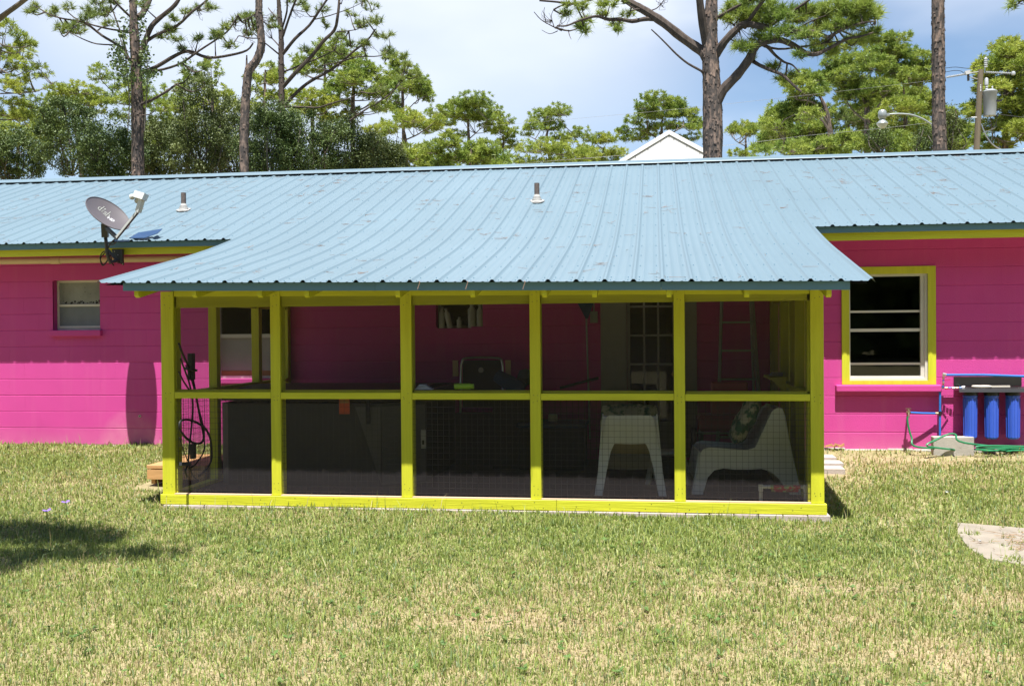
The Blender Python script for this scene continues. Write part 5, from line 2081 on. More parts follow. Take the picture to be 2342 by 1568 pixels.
# ---- pines farther back
GB = 'pines beyond the house'
pine('yellow-green pine at the left edge with tufts spread over pale sky', 26, [(-14, 430, 12), (-10, 200, 11), (-6, 60, 7)],
     [(20, 70, 26, 16), (48, 90, 14, 16), (10, 108, 24, 18), (62, 92, 10, 8), (30, 145, 18, 7), (66, 143, 14, 8), (70, 158, 14, 8), (98, 168, 10, 8), (14, 190, 20, 10), (58, 196, 22, 9), (92, 186, 12, 9), (40, 225, 30, 11), (78, 215, 18, 9), (20, 250, 28, 12), (-20, 140, 20, 40), (-15, 60, 16, 20), (50, 262, 22, 10)],
     [([(-8, 180), (10, 160), (25, 125), (40, 100)], 4, 2), ([(-8, 215), (60, 202), (100, 172)], 3.5, 1.5), ([(-8, 275), (45, 265), (90, 240)], 3.5, 1.5)], NEEDY, GB, .21)
pine('flat-topped bright yellow-green pine between the left edge and the vine trunk', 40, [(190, 430, 12), (172, 290, 11), (152, 235, 8)],
     [(150, 212, 30, 10), (195, 212, 34, 11), (110, 228, 24, 12), (228, 226, 18, 10), (125, 248, 30, 10), (80, 262, 26, 12), (170, 232, 26, 9), (210, 240, 20, 10), (60, 285, 24, 14), (100, 285, 24, 10)],
     [([(165, 290), (140, 270), (138, 250), (120, 235)], 4, 2), ([(168, 275), (190, 250), (215, 232)], 4, 2)], NEEDY, GB, .24)
pine('green pine foliage crowding around the thick left trunk', 30, [(334, 430, 12), (331, 300, 11), (328, 200, 8)],
     [(268, 188, 20, 14), (288, 214, 24, 12), (335, 196, 18, 12), (348, 214, 22, 12), (385, 226, 22, 11), (352, 240, 30, 12), (398, 258, 26, 11), (416, 285, 22, 10), (300, 240, 24, 12), (375, 275, 24, 12), (440, 255, 18, 9), (290, 265, 20, 10)], (), NEED, GB, .22)
pine('small pine top showing above the oaks left of the curved trunk', 32, [(486, 430, 9), (486, 240, 8), (484, 180, 5)],
     [(500, 156, 13, 9), (456, 181, 14, 9), (520, 178, 9, 8), (480, 190, 14, 8), (440, 195, 12, 8)], (), NEED, GB, .2)
pine('bright pine crown between the curved trunk and the slender pine', 34, [(610, 430, 10), (606, 240, 9), (606, 160, 6)],
     [(612, 148, 18, 9), (600, 178, 18, 10), (628, 176, 16, 14), (590, 208, 16, 10), (620, 205, 18, 10), (575, 240, 14, 10), (640, 225, 14, 10)], (), NEEDY, GB, .21)
pine('yellowish pine crown behind the lowest limb of the slender pine', 36, [(715, 430, 10), (715, 260, 9), (714, 225, 6)],
     [(690, 222, 28, 10), (728, 228, 26, 10), (764, 238, 20, 8), (672, 240, 18, 8), (745, 258, 26, 10), (700, 250, 30, 10)], (), NEEDY, GB, .23)
pine('round-topped pine behind the slender pine, its crown left of two', 38, [(743, 430, 8), (743, 225, 7), (743, 160, 6), (742, 120, 4)],
     [(698, 135, 20, 14), (728, 108, 24, 13), (770, 114, 28, 14), (806, 128, 20, 13), (760, 136, 28, 10), (698, 168, 14, 9), (725, 150, 20, 8), (795, 150, 18, 9), (685, 155, 10, 8)], (), NEED, GB, .24)
pine('broad pine with a bare lower trunk behind the right-hand oaks', 36, [(808, 430, 12), (807, 260, 11), (808, 215, 9), (812, 160, 6)],
     [(788, 190, 28, 15), (828, 162, 26, 14), (865, 175, 26, 14), (846, 212, 24, 11), (778, 224, 24, 9), (895, 196, 16, 11), (820, 195, 26, 12), (875, 200, 18, 10), (800, 250, 20, 8), (860, 235, 20, 8)], (), NEED, GB, .24)
pine('open pine with a stepped crown sloping down to the right, left of the sky gap', 42, [(923, 430, 9), (923, 300, 8), (921, 220, 7), (918, 150, 4)],
     [(915, 148, 11, 14), (945, 166, 14, 10), (958, 202, 24, 12), (985, 222, 13, 8), (930, 198, 18, 10), (882, 222, 18, 10), (950, 188, 18, 8), (905, 175, 12, 10), (970, 185, 12, 8), (900, 245, 14, 7)],
     [([(922, 265), (950, 240), (985, 226)], 3, 1.2), ([(922, 240), (900, 232), (880, 225)], 3, 1.2)], NEED, GB, .24)
pine('low spreading pine below the stepped pine', 40, [(928, 430, 12), (927, 330, 11), (925, 300, 8)],
     [(905, 278, 26, 9), (950, 282, 26, 10), (878, 298, 22, 9), (985, 288, 16, 9), (930, 264, 18, 9), (860, 318, 20, 8), (1000, 275, 12, 7)], [([(926, 330), (890, 330), (855, 336)], 5, 2), ([(928, 320), (960, 310), (985, 295)], 4, 2)], NEEDY, GB, .25)
pine('umbrella-crowned pine in the middle distance, left of the first vent in the sky gap', 48, [(1072, 430, 8), (1072, 310, 7), (1068, 250, 5)],
     [(1050, 238, 28, 9), (1088, 236, 30, 11), (1120, 252, 20, 10), (1012, 262, 24, 11), (992, 284, 12, 8), (1132, 274, 12, 8), (1060, 266, 26, 9), (1040, 300, 14, 7), (1095, 262, 22, 9), (1110, 285, 12, 7)],
     [([(1070, 330), (1045, 318), (1010, 300), (996, 290)], 3, 1.2), ([(1070, 320), (1100, 300), (1120, 280)], 3, 1.2)], NEED, GB, .26)
pine('small open pine right of the umbrella-crowned pine', 50, [(1155, 430, 6), (1150, 340, 5), (1155, 295, 4)],
     [(1160, 278, 13, 8), (1146, 300, 18, 9), (1170, 308, 11, 9), (1130, 290, 11, 8), (1150, 325, 14, 7), (1175, 330, 9, 7)], (), NEEDY, GB, .24)
pine('bushy bright green young pine just above the roof ridge, below the umbrella crown', 33, [(1075, 430, 12), (1078, 340, 7)],
     [(1000, 345, 18, 14), (1040, 334, 16, 14), (1082, 330, 16, 13), (1118, 342, 18, 16), (1148, 366, 16, 12), (1060, 360, 30, 14), (1010, 372, 22, 12), (1100, 372, 26, 12), (1150, 388, 14, 9)], (), NEED, GB, .27, 1.35)
pine('low yellowish pine just above the ridge at the right end of the oaks', 34, [(930, 430, 12), (930, 350, 7)],
     [(930, 348, 34, 13), (968, 362, 26, 11), (900, 362, 22, 13), (945, 380, 34, 10), (985, 382, 16, 9), (880, 385, 20, 9)], (), NEEDY, GB, .25, 1.2)
pine('lone pine with a divided crown in the middle of the sky gap', 48, [(1262, 430, 9), (1254, 345, 7), (1250, 310, 6), (1262, 272, 4)],
     [(1245, 260, 26, 10), (1280, 260, 20, 11), (1224, 298, 18, 9), (1264, 288, 20, 9), (1318, 296, 15, 10), (1245, 278, 18, 7), (1296, 312, 10, 7), (1208, 310, 10, 6), (1282, 315, 16, 7)],
     [([(1255, 345), (1285, 325), (1310, 305)], 3, 1.3), ([(1252, 335), (1225, 320), (1205, 312)], 3, 1.3)], NEED, GB, .25)
pine('wide low pine behind the foot of the lone pine', 44, [(1250, 430, 9), (1250, 360, 6)],
     [(1240, 345, 36, 13), (1298, 350, 34, 13), (1204, 374, 18, 9), (1338, 362, 26, 10), (1270, 372, 40, 10), (1195, 388, 14, 7)], (), NEEDY, GB, .25)
pine('small round pine left of the white gable', 50, [(1378, 430, 6), (1377, 370, 5), (1380, 340, 4)],
     [(1360, 323, 17, 8), (1390, 324, 17, 9), (1338, 343, 15, 8), (1408, 348, 15, 9), (1374, 345, 20, 7), (1400, 370, 20, 7), (1350, 365, 20, 8)], (), NEEDY, GB, .25)
pine('well-shaped pine rising behind the white gable', 50, [(1515, 430, 11), (1512, 340, 10), (1515, 265, 6)],
     [(1500, 232, 24, 9), (1535, 234, 22, 10), (1562, 254, 22, 9), (1480, 252, 19, 9), (1455, 272, 19, 9), (1424, 290, 9, 7), (1590, 288, 14, 10), (1512, 264, 28, 8), (1450, 306, 22, 10), (1580, 308, 18, 7), (1586, 268, 9, 7), (1540, 285, 20, 7), (1480, 290, 18, 8)],
     [([(1513, 325), (1480, 300), (1440, 290)], 4, 1.5), ([(1514, 318), (1550, 300), (1585, 285)], 4, 1.5)], NEED, GB, .26)
pine('thin scraggly pine just right of the massive trunk', 50, [(1708, 430, 7), (1706, 345, 6), (1705, 300, 4)],
     [(1700, 284, 18, 9), (1724, 291, 12, 8), (1675, 296, 10, 7), (1710, 304, 12, 5), (1688, 355, 16, 7), (1765, 318, 12, 6)], [([(1705, 345), (1735, 360), (1760, 372)], 2.5, 1), ([(1706, 335), (1680, 325), (1662, 300)], 2.5, 1)], NEEDY, GB, .25, bare=[(1740, 310, 26, 8), (1670, 310, 16, 6)])
pine('leaning pine at the left end of the right-hand group, open below', 36, [(1905, 430, 14), (1898, 300, 12), (1885, 240, 9), (1865, 205, 6)],
     [(1800, 243, 26, 13), (1830, 214, 28, 14), (1868, 200, 24, 14), (1770, 282, 24, 11), (1828, 262, 24, 11), (1758, 306, 12, 9), (1884, 246, 18, 10), (1800, 190, 18, 9), (1850, 170, 18, 10), (1780, 262, 18, 9), (1850, 235, 20, 10)],
     [([(1898, 300), (1870, 270), (1830, 262), (1790, 280)], 6, 2), ([(1895, 285), (1860, 240), (1820, 235)], 6, 2), ([(1900, 350), (1850, 325), (1800, 318)], 5, 2)], NEED, GB, .26, 1.4)
pine('dense pine in the middle of the right-hand group', 40, [(1983, 430, 15), (1983, 260, 13), (1980, 190, 8)],
     [(1940, 178, 28, 14), (1985, 163, 28, 14), (2020, 188, 28, 13), (2000, 213, 26, 12), (1945, 222, 24, 10), (1920, 138, 24, 12), (1962, 132, 28, 12), (1965, 200, 28, 12), (1985, 240, 20, 8), (1900, 165, 18, 10)],
     [([(1983, 270), (2010, 240), (2030, 205)], 5, 2), ([(1983, 280), (1950, 250), (1930, 220)], 5, 2), ([(1983, 255), (1960, 200), (1940, 180)], 5, 2)], NEED, GB, .27, 1.4)
pine('highest pine of the right-hand group, its top left of the straight trunk', 44, [(2075, 430, 14), (2072, 310, 12), (2066, 190, 7)],
     [(2040, 100, 22, 9), (2074, 112, 24, 11), (2010, 122, 26, 11), (2100, 148, 18, 12), (2060, 146, 26, 11), (2116, 178, 14, 13), (2080, 184, 26, 11), (2035, 130, 24, 10), (2045, 165, 24, 10), (2110, 210, 16, 10)],
     [([(2072, 300), (2090, 250), (2105, 200)], 5, 2), ([(2070, 250), (2045, 190), (2030, 140)], 5, 2)], NEED, GB, .27, 1.4)
pine('lower pine of the right-hand group behind the street lamp', 38, [(2070, 430, 12), (2070, 320, 10), (2070, 260, 6)],
     [(2050, 254, 30, 11), (2090, 244, 26, 12), (2110, 278, 18, 12), (2030, 288, 22, 9), (2080, 300, 28, 10), (2120, 230, 14, 13), (2020, 262, 18, 9)], (), NEEDY, GB, .26, 1.4)
pine('young pine row just above the ridge in the right-hand group', 34, [(2050, 430, 10), (2048, 340, 6)],
     [(2045, 322, 26, 11), (2000, 334, 26, 11), (2088, 328, 22, 11), (1958, 340, 22, 10), (1862, 334, 36, 11), (1800, 346, 32, 9), (1900, 350, 30, 9), (1930, 318, 18, 10), (2070, 345, 28, 9), (1740, 352, 20, 7)], (), NEED, GB, .26, 1.4)
pine('pine filling the gap between the straight trunk and the utility pole', 39, [(2192, 430, 11), (2190, 300, 9), (2185, 250, 6)],
     [(2178, 254, 16, 10), (2200, 288, 22, 12), (2184, 325, 26, 11), (2214, 320, 18, 12), (2170, 290, 12, 10), (2205, 255, 10, 8), (2175, 345, 16, 8)], (), NEED, GB, .26, 1.4)
pine('large yellow-green pine at the right edge behind the transformer', 34, [(2300, 430, 14), (2298, 250, 12), (2306, 140, 8)],
     [(2326, 90, 24, 13), (2284, 135, 26, 12), (2312, 128, 26, 12), (2262, 158, 15, 11), (2330, 162, 24, 13), (2292, 188, 30, 12), (2258, 214, 20, 10), (2330, 218, 26, 12), (2282, 248, 30, 11), (2330, 264, 24, 12), (2270, 290, 26, 11), (2320, 308, 26, 12), (2282, 328, 26, 10), (2368, 130, 26, 26), (2375, 230, 26, 30), (2240, 250, 12, 9)],
     [([(2300, 290), (2270, 250), (2255, 215)], 5, 2), ([(2300, 240), (2325, 190), (2340, 150)], 5, 2), ([(2298, 330), (2270, 320), (2245, 335)], 4, 2)], NEEDY, GB, .27, 1.4)


pine('pine filling the space under the drooping limb of the massive pine', 46, [(1835, 430, 9), (1832, 330, 8), (1830, 280, 5)],
     [(1790, 300, 32, 13), (1840, 296, 32, 13), (1870, 318, 26, 12), (1760, 330, 22, 10), (1815, 325, 30, 11), (1880, 280, 20, 12), (1850, 345, 34, 9)], (), NEED, GB, .26, 1.3)
pine('dark-needled pine low between the leaning pine and the lamp head', 45, [(1945, 430, 10), (1943, 320, 8), (1940, 270, 5)],
     [(1930, 262, 28, 14), (1965, 278, 28, 14), (1920, 300, 26, 13), (1990, 300, 24, 13), (1950, 320, 30, 12), (2000, 270, 18, 11)], (), NEEDD, GB, .26, 1.3)
pine('pine showing between the two highest crowns near the straight trunk', 47, [(2112, 430, 9), (2110, 320, 8), (2104, 250, 5)],
     [(2040, 215, 24, 13), (2075, 220, 26, 13), (2100, 300, 26, 13), (2060, 285, 28, 13), (2125, 255, 14, 14), (2120, 320, 18, 12)], (), NEED, GB, .26, 1.3)
pine('low yellow-green pine at the left edge behind the first oak', 30, [(40, 430, 9), (42, 330, 8), (44, 290, 5)],
     [(15, 290, 26, 12), (55, 296, 28, 12), (95, 306, 22, 11), (-10, 310, 22, 14), (30, 320, 30, 12), (110, 275, 18, 9), (75, 330, 24, 11)], (), NEEDY, GB, .24, 1.1)
pine('pale pine foliage above the oaks between the thick and the curved trunks', 33, [(430, 430, 9), (432, 290, 8), (436, 225, 5)],
     [(420, 212, 22, 10), (452, 222, 22, 11), (505, 212, 20, 10), (525, 232, 18, 11), (400, 240, 22, 11), (440, 250, 26, 12), (480, 240, 18, 10)], (), NEEDY, GB, .22, .9)
pine('yellow pine seen through the oaks right of the thick trunk', 34, [(352, 430, 9), (350, 330, 8), (350, 290, 5)],
     [(345, 300, 26, 14), (385, 310, 24, 14), (365, 340, 26, 14), (410, 330, 20, 14)], (), NEEDY, GB, .22, 1.1)

# ---- oaks: dense glossy evergreen masses
def oak(label, Yd, x, y, rx, ry, tone, n=20000, leaf=.062, gz=0.):
    Y0 = CAMP.y + Yd
    S = pxm(Y0)
    c = at(x, y, Y0)
    rx, ry = rx * 1.22, ry * 1.06
    R_ = np.array([rx / S, rx / S * .9, ry / S])
    root = thing('oak_tree', label, 'tree', 'dark evergreen oaks behind the left roof', (c.x, c.y, gz))
    nclump = int(95 * max(1., R_[0] * R_[2] / 1.2))
    u = rng.normal(size=(nclump, 3))
    u /= np.linalg.norm(u, axis=1, keepdims=True)
    u *= rng.uniform(.2, 1.18, (nclump, 1)) ** .5
    cc = u * R_ + np.array([0, 0, c.z - gz])
    k = max(30, n // nclump)
    cr = rng.uniform(.14, .40, nclump)
    d = rng.normal(size=(nclump, k, 3))
    d /= np.linalg.norm(d, axis=2, keepdims=True)
    p = cc[:, None] + d * (cr[:, None, None] * rng.random((nclump, k, 1)) ** .45) * np.array([1, 1, .75])
    p = p.reshape(-1, 3)
    m = len(p)
    a = rng.normal(size=(m, 3)) + np.array([0, 0, -.2])
    a /= np.linalg.norm(a, axis=1, keepdims=True)
    b = np.cross(a, rng.normal(size=(m, 3)) * .5 + np.array([0, 0, 1.]))
    b /= np.linalg.norm(b, axis=1, keepdims=True)
    L = leaf * rng.uniform(.6, 1.2, (m, 1))
    V = np.stack([p - a * L * .5, p + b * L * .26, p + a * L * .5, p - b * L * .26], 1).reshape(-1, 3)
    F = np.arange(m * 4).reshape(-1, 4)
    link('crown', npmesh('crown', V, F, [tone]), root)
    mb = MB()
    top = Vector((0, 0, c.z - gz))
    limb_tube(mb, [(0, 0, -.1), (.08, 0, top.z * .4), (-.05, .05, top.z * .8)], .11, .07, 8, .05)
    mb.build('trunk', OAKB, root, smooth=True)
    mb = MB()
    st = Vector((0, 0, max(.5, c.z - gz - R_[2] * 1.0)))
    for i in rng.choice(nclump, min(16, nclump), replace=False):
        e = Vector(cc[i])
        mb.tube(smooth([st, st.lerp(e, .5) + Vector((random.gauss(0, .15), random.gauss(0, .15), -.1)), e], 3), .016, 5, cap=False)
    mb.build('branches', OAKB, root, smooth=True)
    return root


for a in (('dark oak at the far left edge, low above the roof', 25, 32, 362, 62, 62, OAKL), ('dark oak left of the vine-clad trunk, tallest on the left', 24, 165, 318, 78, 84, OAKL), ('broad dark oak just left of the thick pine trunk', 23, 250, 350, 64, 76, OAKL),
          ('dark oak just right of the thick pine trunk', 25, 372, 350, 62, 66, OAKL2), ('tall dark oak left of the curved trunk', 24, 468, 300, 68, 112, OAKL2), ('dark oak directly behind the curved trunk', 26, 545, 330, 60, 92, OAKL2),
          ('dark oak just right of the curved trunk', 23, 622, 335, 62, 94, OAKL), ('wide dark oak below the slender pine', 24, 705, 340, 74, 84, OAKL), ('olive oak right of the slender pine', 25, 792, 345, 66, 84, OAKL2),
          ('last olive oak where the trees slope down to the ridge', 26, 862, 372, 50, 50, OAKL2)):
    oak(*a)
for a in (('dark shrub behind the street lamp, left of the straight trunk', 32, 2118, 325, 20, 34, OAKL, 2200), ('dark oak shrub low behind the lamp head', 33, 2012, 318, 24, 30, OAKL, 2200), ('olive shrub right of the straight trunk', 30, 2172, 300, 14, 48, OAKL2, 2000)):
    oak(*a[:7], n=a[7])

# vine leaves on the thick trunk
vn = thing('climbing_vine', 'leafy vine climbing the thick left pine trunk', 'vine', None, tuple(at(313, 150, CAMP.y + 21.2)))
o = Vector(vn.location)
pts = []
for x, y, rx, ry, n in ((272, 120, 22, 30, 260), (285, 160, 22, 26, 240), (330, 140, 16, 60, 260), (262, 150, 14, 14, 80), (300, 180, 24, 14, 120), (345, 170, 22, 12, 120), (420, 145, 20, 16, 60), (285, 70, 18, 30, 120), (325, 60, 12, 40, 120), (255, 215, 10, 8, 30)):
    for _ in range(n):
        q = at(x + random.gauss(0, .5) * rx, y + random.gauss(0, .5) * ry, CAMP.y + 21.2 + random.gauss(0, .3))
        pts.append(q - o)
p = np.array([tuple(q) for q in pts])
m = len(p)
a = rng.normal(size=(m, 3)); a /= np.linalg.norm(a, axis=1, keepdims=True)
b = np.cross(a, rng.normal(size=(m, 3))); b /= np.linalg.norm(b, axis=1, keepdims=True)
L = .075 * rng.uniform(.6, 1.2, (m, 1))
V = np.stack([p - a * L * .5, p + b * L * .35, p + a * L * .5, p - b * L * .35], 1).reshape(-1, 3)
link('leaves', npmesh('leaves', V, np.arange(m * 4).reshape(-1, 4), [OAKL]), vn)
mb = MB()
for x0, y0, x1, y1 in ((292, 300, 290, 160), (290, 160, 272, 80), (330, 300, 334, 60), (290, 160, 265, 140)):
    mb.tube(smooth([at(x0, y0, CAMP.y + 21.2) - o, at((x0 + x1) / 2 + 5, (y0 + y1) / 2, CAMP.y + 21.2) - o, at(x1, y1, CAMP.y + 21.2) - o], 3), .012, 5)
mb.build('stems', OAKB, vn, smooth=True)

# ---- tree at the left, beside the photographer: one limb shows, its leaves shade the lawn
lt = thing('shade_tree', 'tree whose dark limb crosses the top left corner', 'tree', None, (-7.4, -6.2, -.23))
o = Vector(lt.location)
mb = MB()
limb_tube(mb, [(0, 0, -.1), (.05, .05, 1.6), (.1, .1, 3.0), (0, -.2, 5.5), (-.1, -.3, 7.2)], .17, .07, 12, .05)
mb.build('trunk', OAKB, lt, smooth=True)
mb = MB()
l0 = at(-60, 92, -5.2)
l1 = at(5, 38, -5.25)
l2 = at(62, -4, -5.3)
e_ = (l2 - l0).normalized()
limb_tube(mb, [l0 - o - e_ * 1.6 + Vector((-.3, -.3, -.1)), l0 - o - e_ * .7, l0 - o, l1 - o, l2 - o, l2 - o + e_ * .7, l2 - o + e_ * 1.6 + Vector((0, -.3, .3))], .028, .010, 8, .04)
limb_tube(mb, [(.06, .06, 2.0), (.5, .3, 2.6), l0 - o - e_ * 1.6 + Vector((-.3, -.3, -.1))], .05, .03, 8, .03)
limb_tube(mb, [Vector((.05, -.1, 4.6)), Vector((1.0, -.5, 5.5)), Vector((2.2, -.7, 6.3)), Vector((3.0, -.6, 6.5))], .07, .02, 8, .06)
mb.build('limbs', OAKB, lt, smooth=True)
# leaf clumps placed along the sun's path above the shaded grass
cl = []
for gx, gy, r_, n in ((-5.1, -4.05, .30, 900), (-4.7, -4.12, .24, 700), (-4.35, -4.22, .14, 250), (-5.5, -4.05, .35, 900), (-5.3, -4.75, .22, 420), (-4.7, -4.70, .22, 380), (-4.25, -4.68, .20, 420), (-3.85, -4.66, .14, 260), (-5.1, -5.15, .24, 520), (-4.65, -5.0, .16, 260), (-5.6, -4.6, .4, 900), (-5.9, -4.2, .5, 900), (-3.55, -4.58, .07, 60), (-5.6, -5.2, .3, 500)):
    zc = random.uniform(5.9, 6.7)
    k = (zc + .17) / SUN_DIR.z
    c = Vector((gx, gy, -.17)) + SUN_DIR * k
    for _ in range(int(n * 1.5)):
        cl.append((c.x + random.gauss(0, .6) * r_ * 1.2, c.y + random.gauss(0, .45) * r_, c.z + random.gauss(0, .3)))
for _ in range(2600):
    cl.append((-7.6 + random.gauss(0, .8), -6.6 + random.gauss(0, .8), 6.9 + random.gauss(0, .55)))
p = np.array(cl) - np.array(o)
m = len(p)
a = rng.normal(size=(m, 3)); a /= np.linalg.norm(a, axis=1, keepdims=True)
b = np.cross(a, rng.normal(size=(m, 3))); b /= np.linalg.norm(b, axis=1, keepdims=True)
L = .075 * rng.uniform(.6, 1.2, (m, 1))
V = np.stack([p - a * L * .5, p + b * L * .3, p + a * L * .5, p - b * L * .3], 1).reshape(-1, 3)
link('crown', npmesh('crown', V, np.arange(m * 4).reshape(-1, 4), [OAKL]), lt)

# unseen wood behind the photographer, tall to block low sky; the panes mirror it
m = 40000
p = np.stack([rng.uniform(-60, 60, m), rng.uniform(-60, -44, m), 0 * rng.random(m)], 1)
hgt = 20 + 8 * vnoise(p[:, 0], p[:, 1], 5.0, 21)
p[:, 2] = -.3 + hgt * rng.random(m) ** .8
a = rng.normal(size=(m, 3)); a /= np.linalg.norm(a, axis=1, keepdims=True)
b = np.cross(a, rng.normal(size=(m, 3))); b /= np.linalg.norm(b, axis=1, keepdims=True)
L = 2.0 * rng.uniform(.5, 1.3, (m, 1))
V = np.stack([p - a * L * .5, p + b * L * .4, p + a * L * .5, p - b * L * .4], 1).reshape(-1, 3)
link('far_wood', npmesh('far_wood', V, np.arange(m * 4).reshape(-1, 4), [NEEDD]), None, kind='stuff', label='unseen wood across the yard, mirrored in the panes, blocking low sky')

# pine sprig reaching in at the top right corner
pine('pine beyond the right edge, one tuft showing in the top right corner', 21, [(2440, 600, 30), (2436, 200, 26), (2430, -60, 20)], [(2328, 4, 22, 6, 14), (2345, -6, 16, 8, 12), (2400, -60, 50, 30), (2450, -30, 40, 40)],
     [([(2432, 20), (2390, 4), (2350, 2), (2325, 6)], 8, 3)], NEED, 'tall pines just behind the house', .19, hero=True)

# ------------------------------------------------------------------ far building, pole, lamp, wires
bd = thing('white_building', 'white clad building whose gable shows above the roof ridge', 'building', None, (.47, 20.2, 0))
o = Vector((.47, 20.2, 0))
pk = 7.53
sl1 = .577
HW = 4.2
ze = pk - HW * sl1
bdw = MB()
bdw.prism([(-HW, .012, 0), (HW, .012, 0), (HW, .012, ze), (0, .012, pk - .03), (-HW, .012, ze)], (0, 9, 0))
wl = bdw.build('gable_wall', SHEDW, bd)
pw = .395
x = -HW
while x < HW - .01:
    x1 = min(x + pw, HW)

    def zt(xx):
        return pk - .05 - abs(xx) * sl1
    for a, b in (((x, min(0, x1)), (max(0, x), x1)) if x < 0 < x1 else ((x, x1),)):
        a2, b2 = a + .012, b - .012
        if b2 - a2 < .03:
            continue
        MB().prism([(a2, 0, 2.5), (b2, 0, 2.5), (b2, 0, zt(b2)), (a2, 0, zt(a2))], (0, .013, 0)).build('siding_panel', SHEDW, wl)
    x += pw
for s in (-1, 1):
    mb = MB()
    L_ = HW + .35
    poly = [(0, -.010, pk + .10), (s * L_, -.010, pk + .10 - L_ * sl1), (s * L_, -.010, pk - .04 - L_ * sl1), (0, -.010, pk - .04)]
    mb.prism(poly, (0, 9.6, 0))
    mb.build('roof_slope', SHEDW, bd)
    poly = [(0, -.026, pk + .115), (s * L_, -.026, pk + .115 - L_ * sl1), (s * L_, -.026, pk - .02 - L_ * sl1), (0, -.026, pk - .02)]
    MB().prism(poly, (0, .018, 0)).build('rake_trim', SHEDT, bd)
    poly = [(0, -.012, pk - .04), (s * L_, -.012, pk - .04 - L_ * sl1), (s * L_, -.012, pk - .054 - L_ * sl1), (0, -.012, pk - .054)]
    MB().prism(poly, (0, .028, 0)).build('dark_strip', DARKMET, bd)  # thin dark strip along the underside of the rake trim

Yp = CAMP.y + 30
up = thing('utility_pole', 'wooden utility pole with a grey transformer, at the right', 'utility pole', None, (at(2234, 345, Yp).x, Yp, 0))
o = Vector(up.location)


def U(x, y, dy=0.):
    return at(x, y, Yp) + Vector((0, dy, 0)) - o


top, bot = U(2243, 160), U(2233.5, 345)
bb = bot + (bot - top).normalized() * ((bot.z) / max(.1, (top - bot).normalized().z) + .1)
MB().tube([bb, bot, top], [.10, .085, .075], 12).build('post', POLE, up, smooth=True)
tb = U(2263.5, 265, -.02)
MB().lathe([(0, -.01), (.155, -.01), (.16, .02), (.185, .62), (.20, .64), (.20, .67), (.12, .72), (0, .73)], tb, 20).build('transformer', TRANS, up, smooth=True)
mb = MB()
for x, y, h, r_ in ((2255, 210, .28, .045), (2268, 211, .16, .025), (2241, 210, .20, .026), (2253, 155, .28, .055)):
    q = U(x, y, -.06)
    n = 5
    prof = []
    for k in range(n):
        prof += [(r_, h * k / n), (r_ * .55, h * (k + .5) / n)]
    prof.append((r_ * .6, h))
    mb.lathe(prof, q, 12)
mb.lathe([(.05, 0), (.05, .16), (.03, .2), (0, .2)], U(2254.5, 196, -.06), 12)
mb.build('insulators', INSUL, up, smooth=True)
mb = MB()
for (x0, y0), (x1, y1) in (((2163, 178), (2205, 171)), ((2252, 166.5), (2310, 169))):
    A_, B_ = U(x0, y0, -.05), U(x1, y1, -.05)
    mb.tube([A_, B_], .013, 8)
    for k in range(14):
        q = A_.lerp(B_, (k + .5) / 14)
        mb.lathe([(.013, -.008), (.036, -.004), (.036, .004), (.013, .008)], q, 8, axis=(B_ - A_))
mb.lathe([(.0, -.06), (.05, -.04), (.06, 0), (.04, .05), (0, .06)], U(2316, 169, -.05), 10)
mb.build('strain_insulators', INSUL, up, smooth=True)
mb = MB().bar(U(2206, 169, -.05), U(2217, 166, -.05), .09, .10)
mb.bar(U(2217, 168, -.05), U(2242, 164, -.02), .02, .02)
mb.build('switch_cap', LITTER, up)
mb = MB().bar(U(2213, 172, -.05), U(2213.5, 186, -.05), .06, .05)
mb.build('arrester', BLACKPL, up)
mb = MB().bar(U(2272, 233, -.1), U(2288, 232, -.1), .05, .05)
mb.build('arrester', BLACKPL, up)
mb = MB()
mb.tube([U(2214, 176, -.05), U(2230, 180, -.03), U(2240, 182, 0)], .014, 6)
mb.tube([U(2250, 168, -.05), U(2252, 152, -.05)], .012, 6)
mb.tube([U(2220, 269, -.05), U(2240, 270, -.05), U(2246, 274, -.05)], .012, 6)
mb.build('brackets', ALU, up)
mb = MB()
for path in ([(2205, 171), (2196, 164), (2180, 163), (2163, 166), (2140, 170)], [(2268, 147), (2255, 149), (2235, 155), (2212, 158), (2185, 155), (2163, 157), (2140, 158)],
             [(2256, 262), (2268, 275), (2278, 290), (2260, 300), (2245, 304)], [(2278, 235), (2279, 260), (2276, 285), (2262, 300)], [(2245, 272), (2258, 276), (2270, 270), (2272, 262)], [(2280, 262), (2300, 265), (2345, 270), (2420, 275)]):
    mb.tube(smooth([U(x, y, -.06) for x, y in path], 3), .008, 5)
mb.build('jumper_wires', CABLE, up, smooth=True)
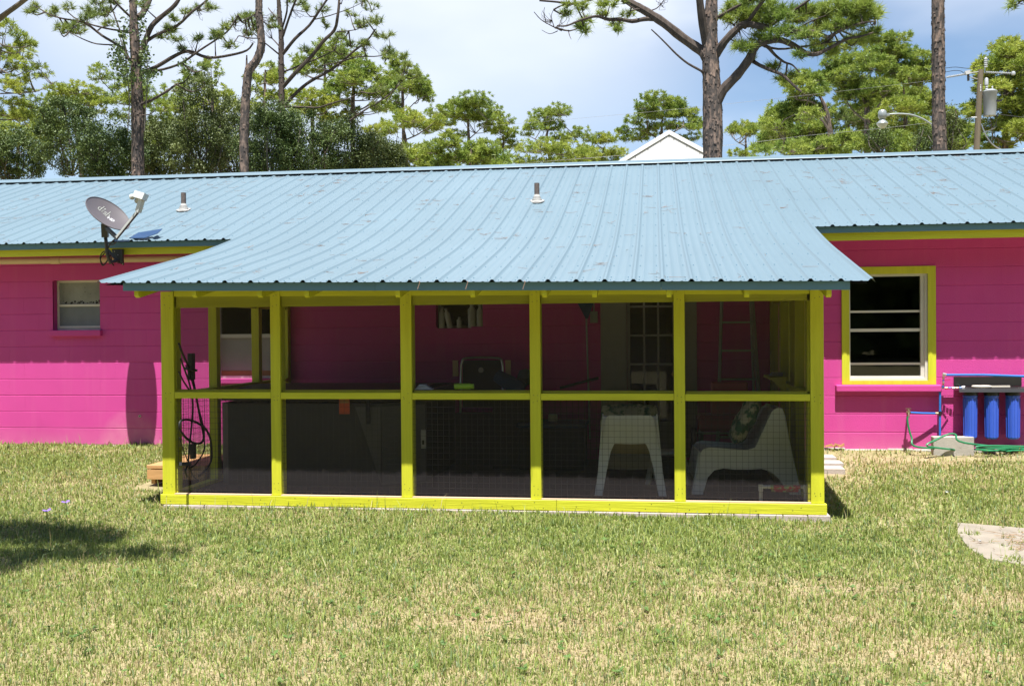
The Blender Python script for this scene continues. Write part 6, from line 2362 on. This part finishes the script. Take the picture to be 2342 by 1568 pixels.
mb = MB().tube(smooth([U(x, y, -.08) for x, y in ((2242, 285), (2250, 305), (2262, 325), (2280, 340), (2310, 348), (2345, 340))], 3), .017, 6)
mb.build('service_drop', ALU, up, smooth=True)


def wire(label, pts, r_, Y1):
    n = len(pts)
    P = []
    for i, (x, y) in enumerate(pts):
        P.append(at(x, y, Yp - .05 + (Y1 - Yp) * i / (n - 1)))
    mb = MB().tube(smooth(P, 3), r_, 5)
    link('power_line', mb.mesh('power_line', WIREL), None, label, 'power line', 'power lines in front of the far pines')


wire('upper pale power line sloping down to the left from the pole top', [(2163, 178), (2134, 184), (2033, 196), (1771, 226), (1558, 249), (1289, 274), (1122, 288), (900, 305)], .0042, Yp + 12)
wire('lower pale power line crossing just above the roof ridge', [(2226, 269), (2163, 276), (2006, 295), (1837, 311), (1703, 328), (1436, 354), (1261, 368), (1098, 382), (950, 394)], .0055, Yp + 9)
# street lamp
Yl = CAMP.y + 28
sp_ = thing('street_lamp', 'grey street lamp on a curved arm left of the straight pine trunk', 'street lamp', None, (at(2152, 300, Yl).x, Yl, 0))
o = Vector(sp_.location)


def Lp(x, y):
    return at(x, y, Yl) - o


MB().tube([(0, 0, -.1), (0, 0, Lp(2152, 290).z + .3)], [.09, .06], 10).build('post', POLE, sp_, smooth=True)
MB().tube(smooth([Lp(2030, 262), Lp(2055, 260.5), Lp(2085, 263), (Lp(2112, 273)), Lp(2138, 290), Vector((0, 0, Lp(2152, 300).z))], 4), .022, 10).build('arm', LAMPG, sp_, smooth=True)
hd = Lp(2018, 274)
MB().lathe([(.0, .25), (.07, .245), (.105, .20), (.11, .12), (.105, .05), (.08, .02), (.06, 0)], hd + Vector((0, 0, .01)), 16).build('lamp_head', LAMPG, sp_, smooth=True)
MB().lathe([(.06, .005), (.10, -.04), (.145, -.09), (.15, -.11)], hd, 16).build('reflector', LAMPG, sp_, smooth=True)
MB().lathe([(.145, -.112), (.11, -.17), (.05, -.22), (0, -.23)], hd, 16).build('lens', LENS, sp_, smooth=True)
MB().bar(Lp(2024, 263), Lp(2034, 262), .07, .07).build('neck', LAMPG, sp_)

print('done')
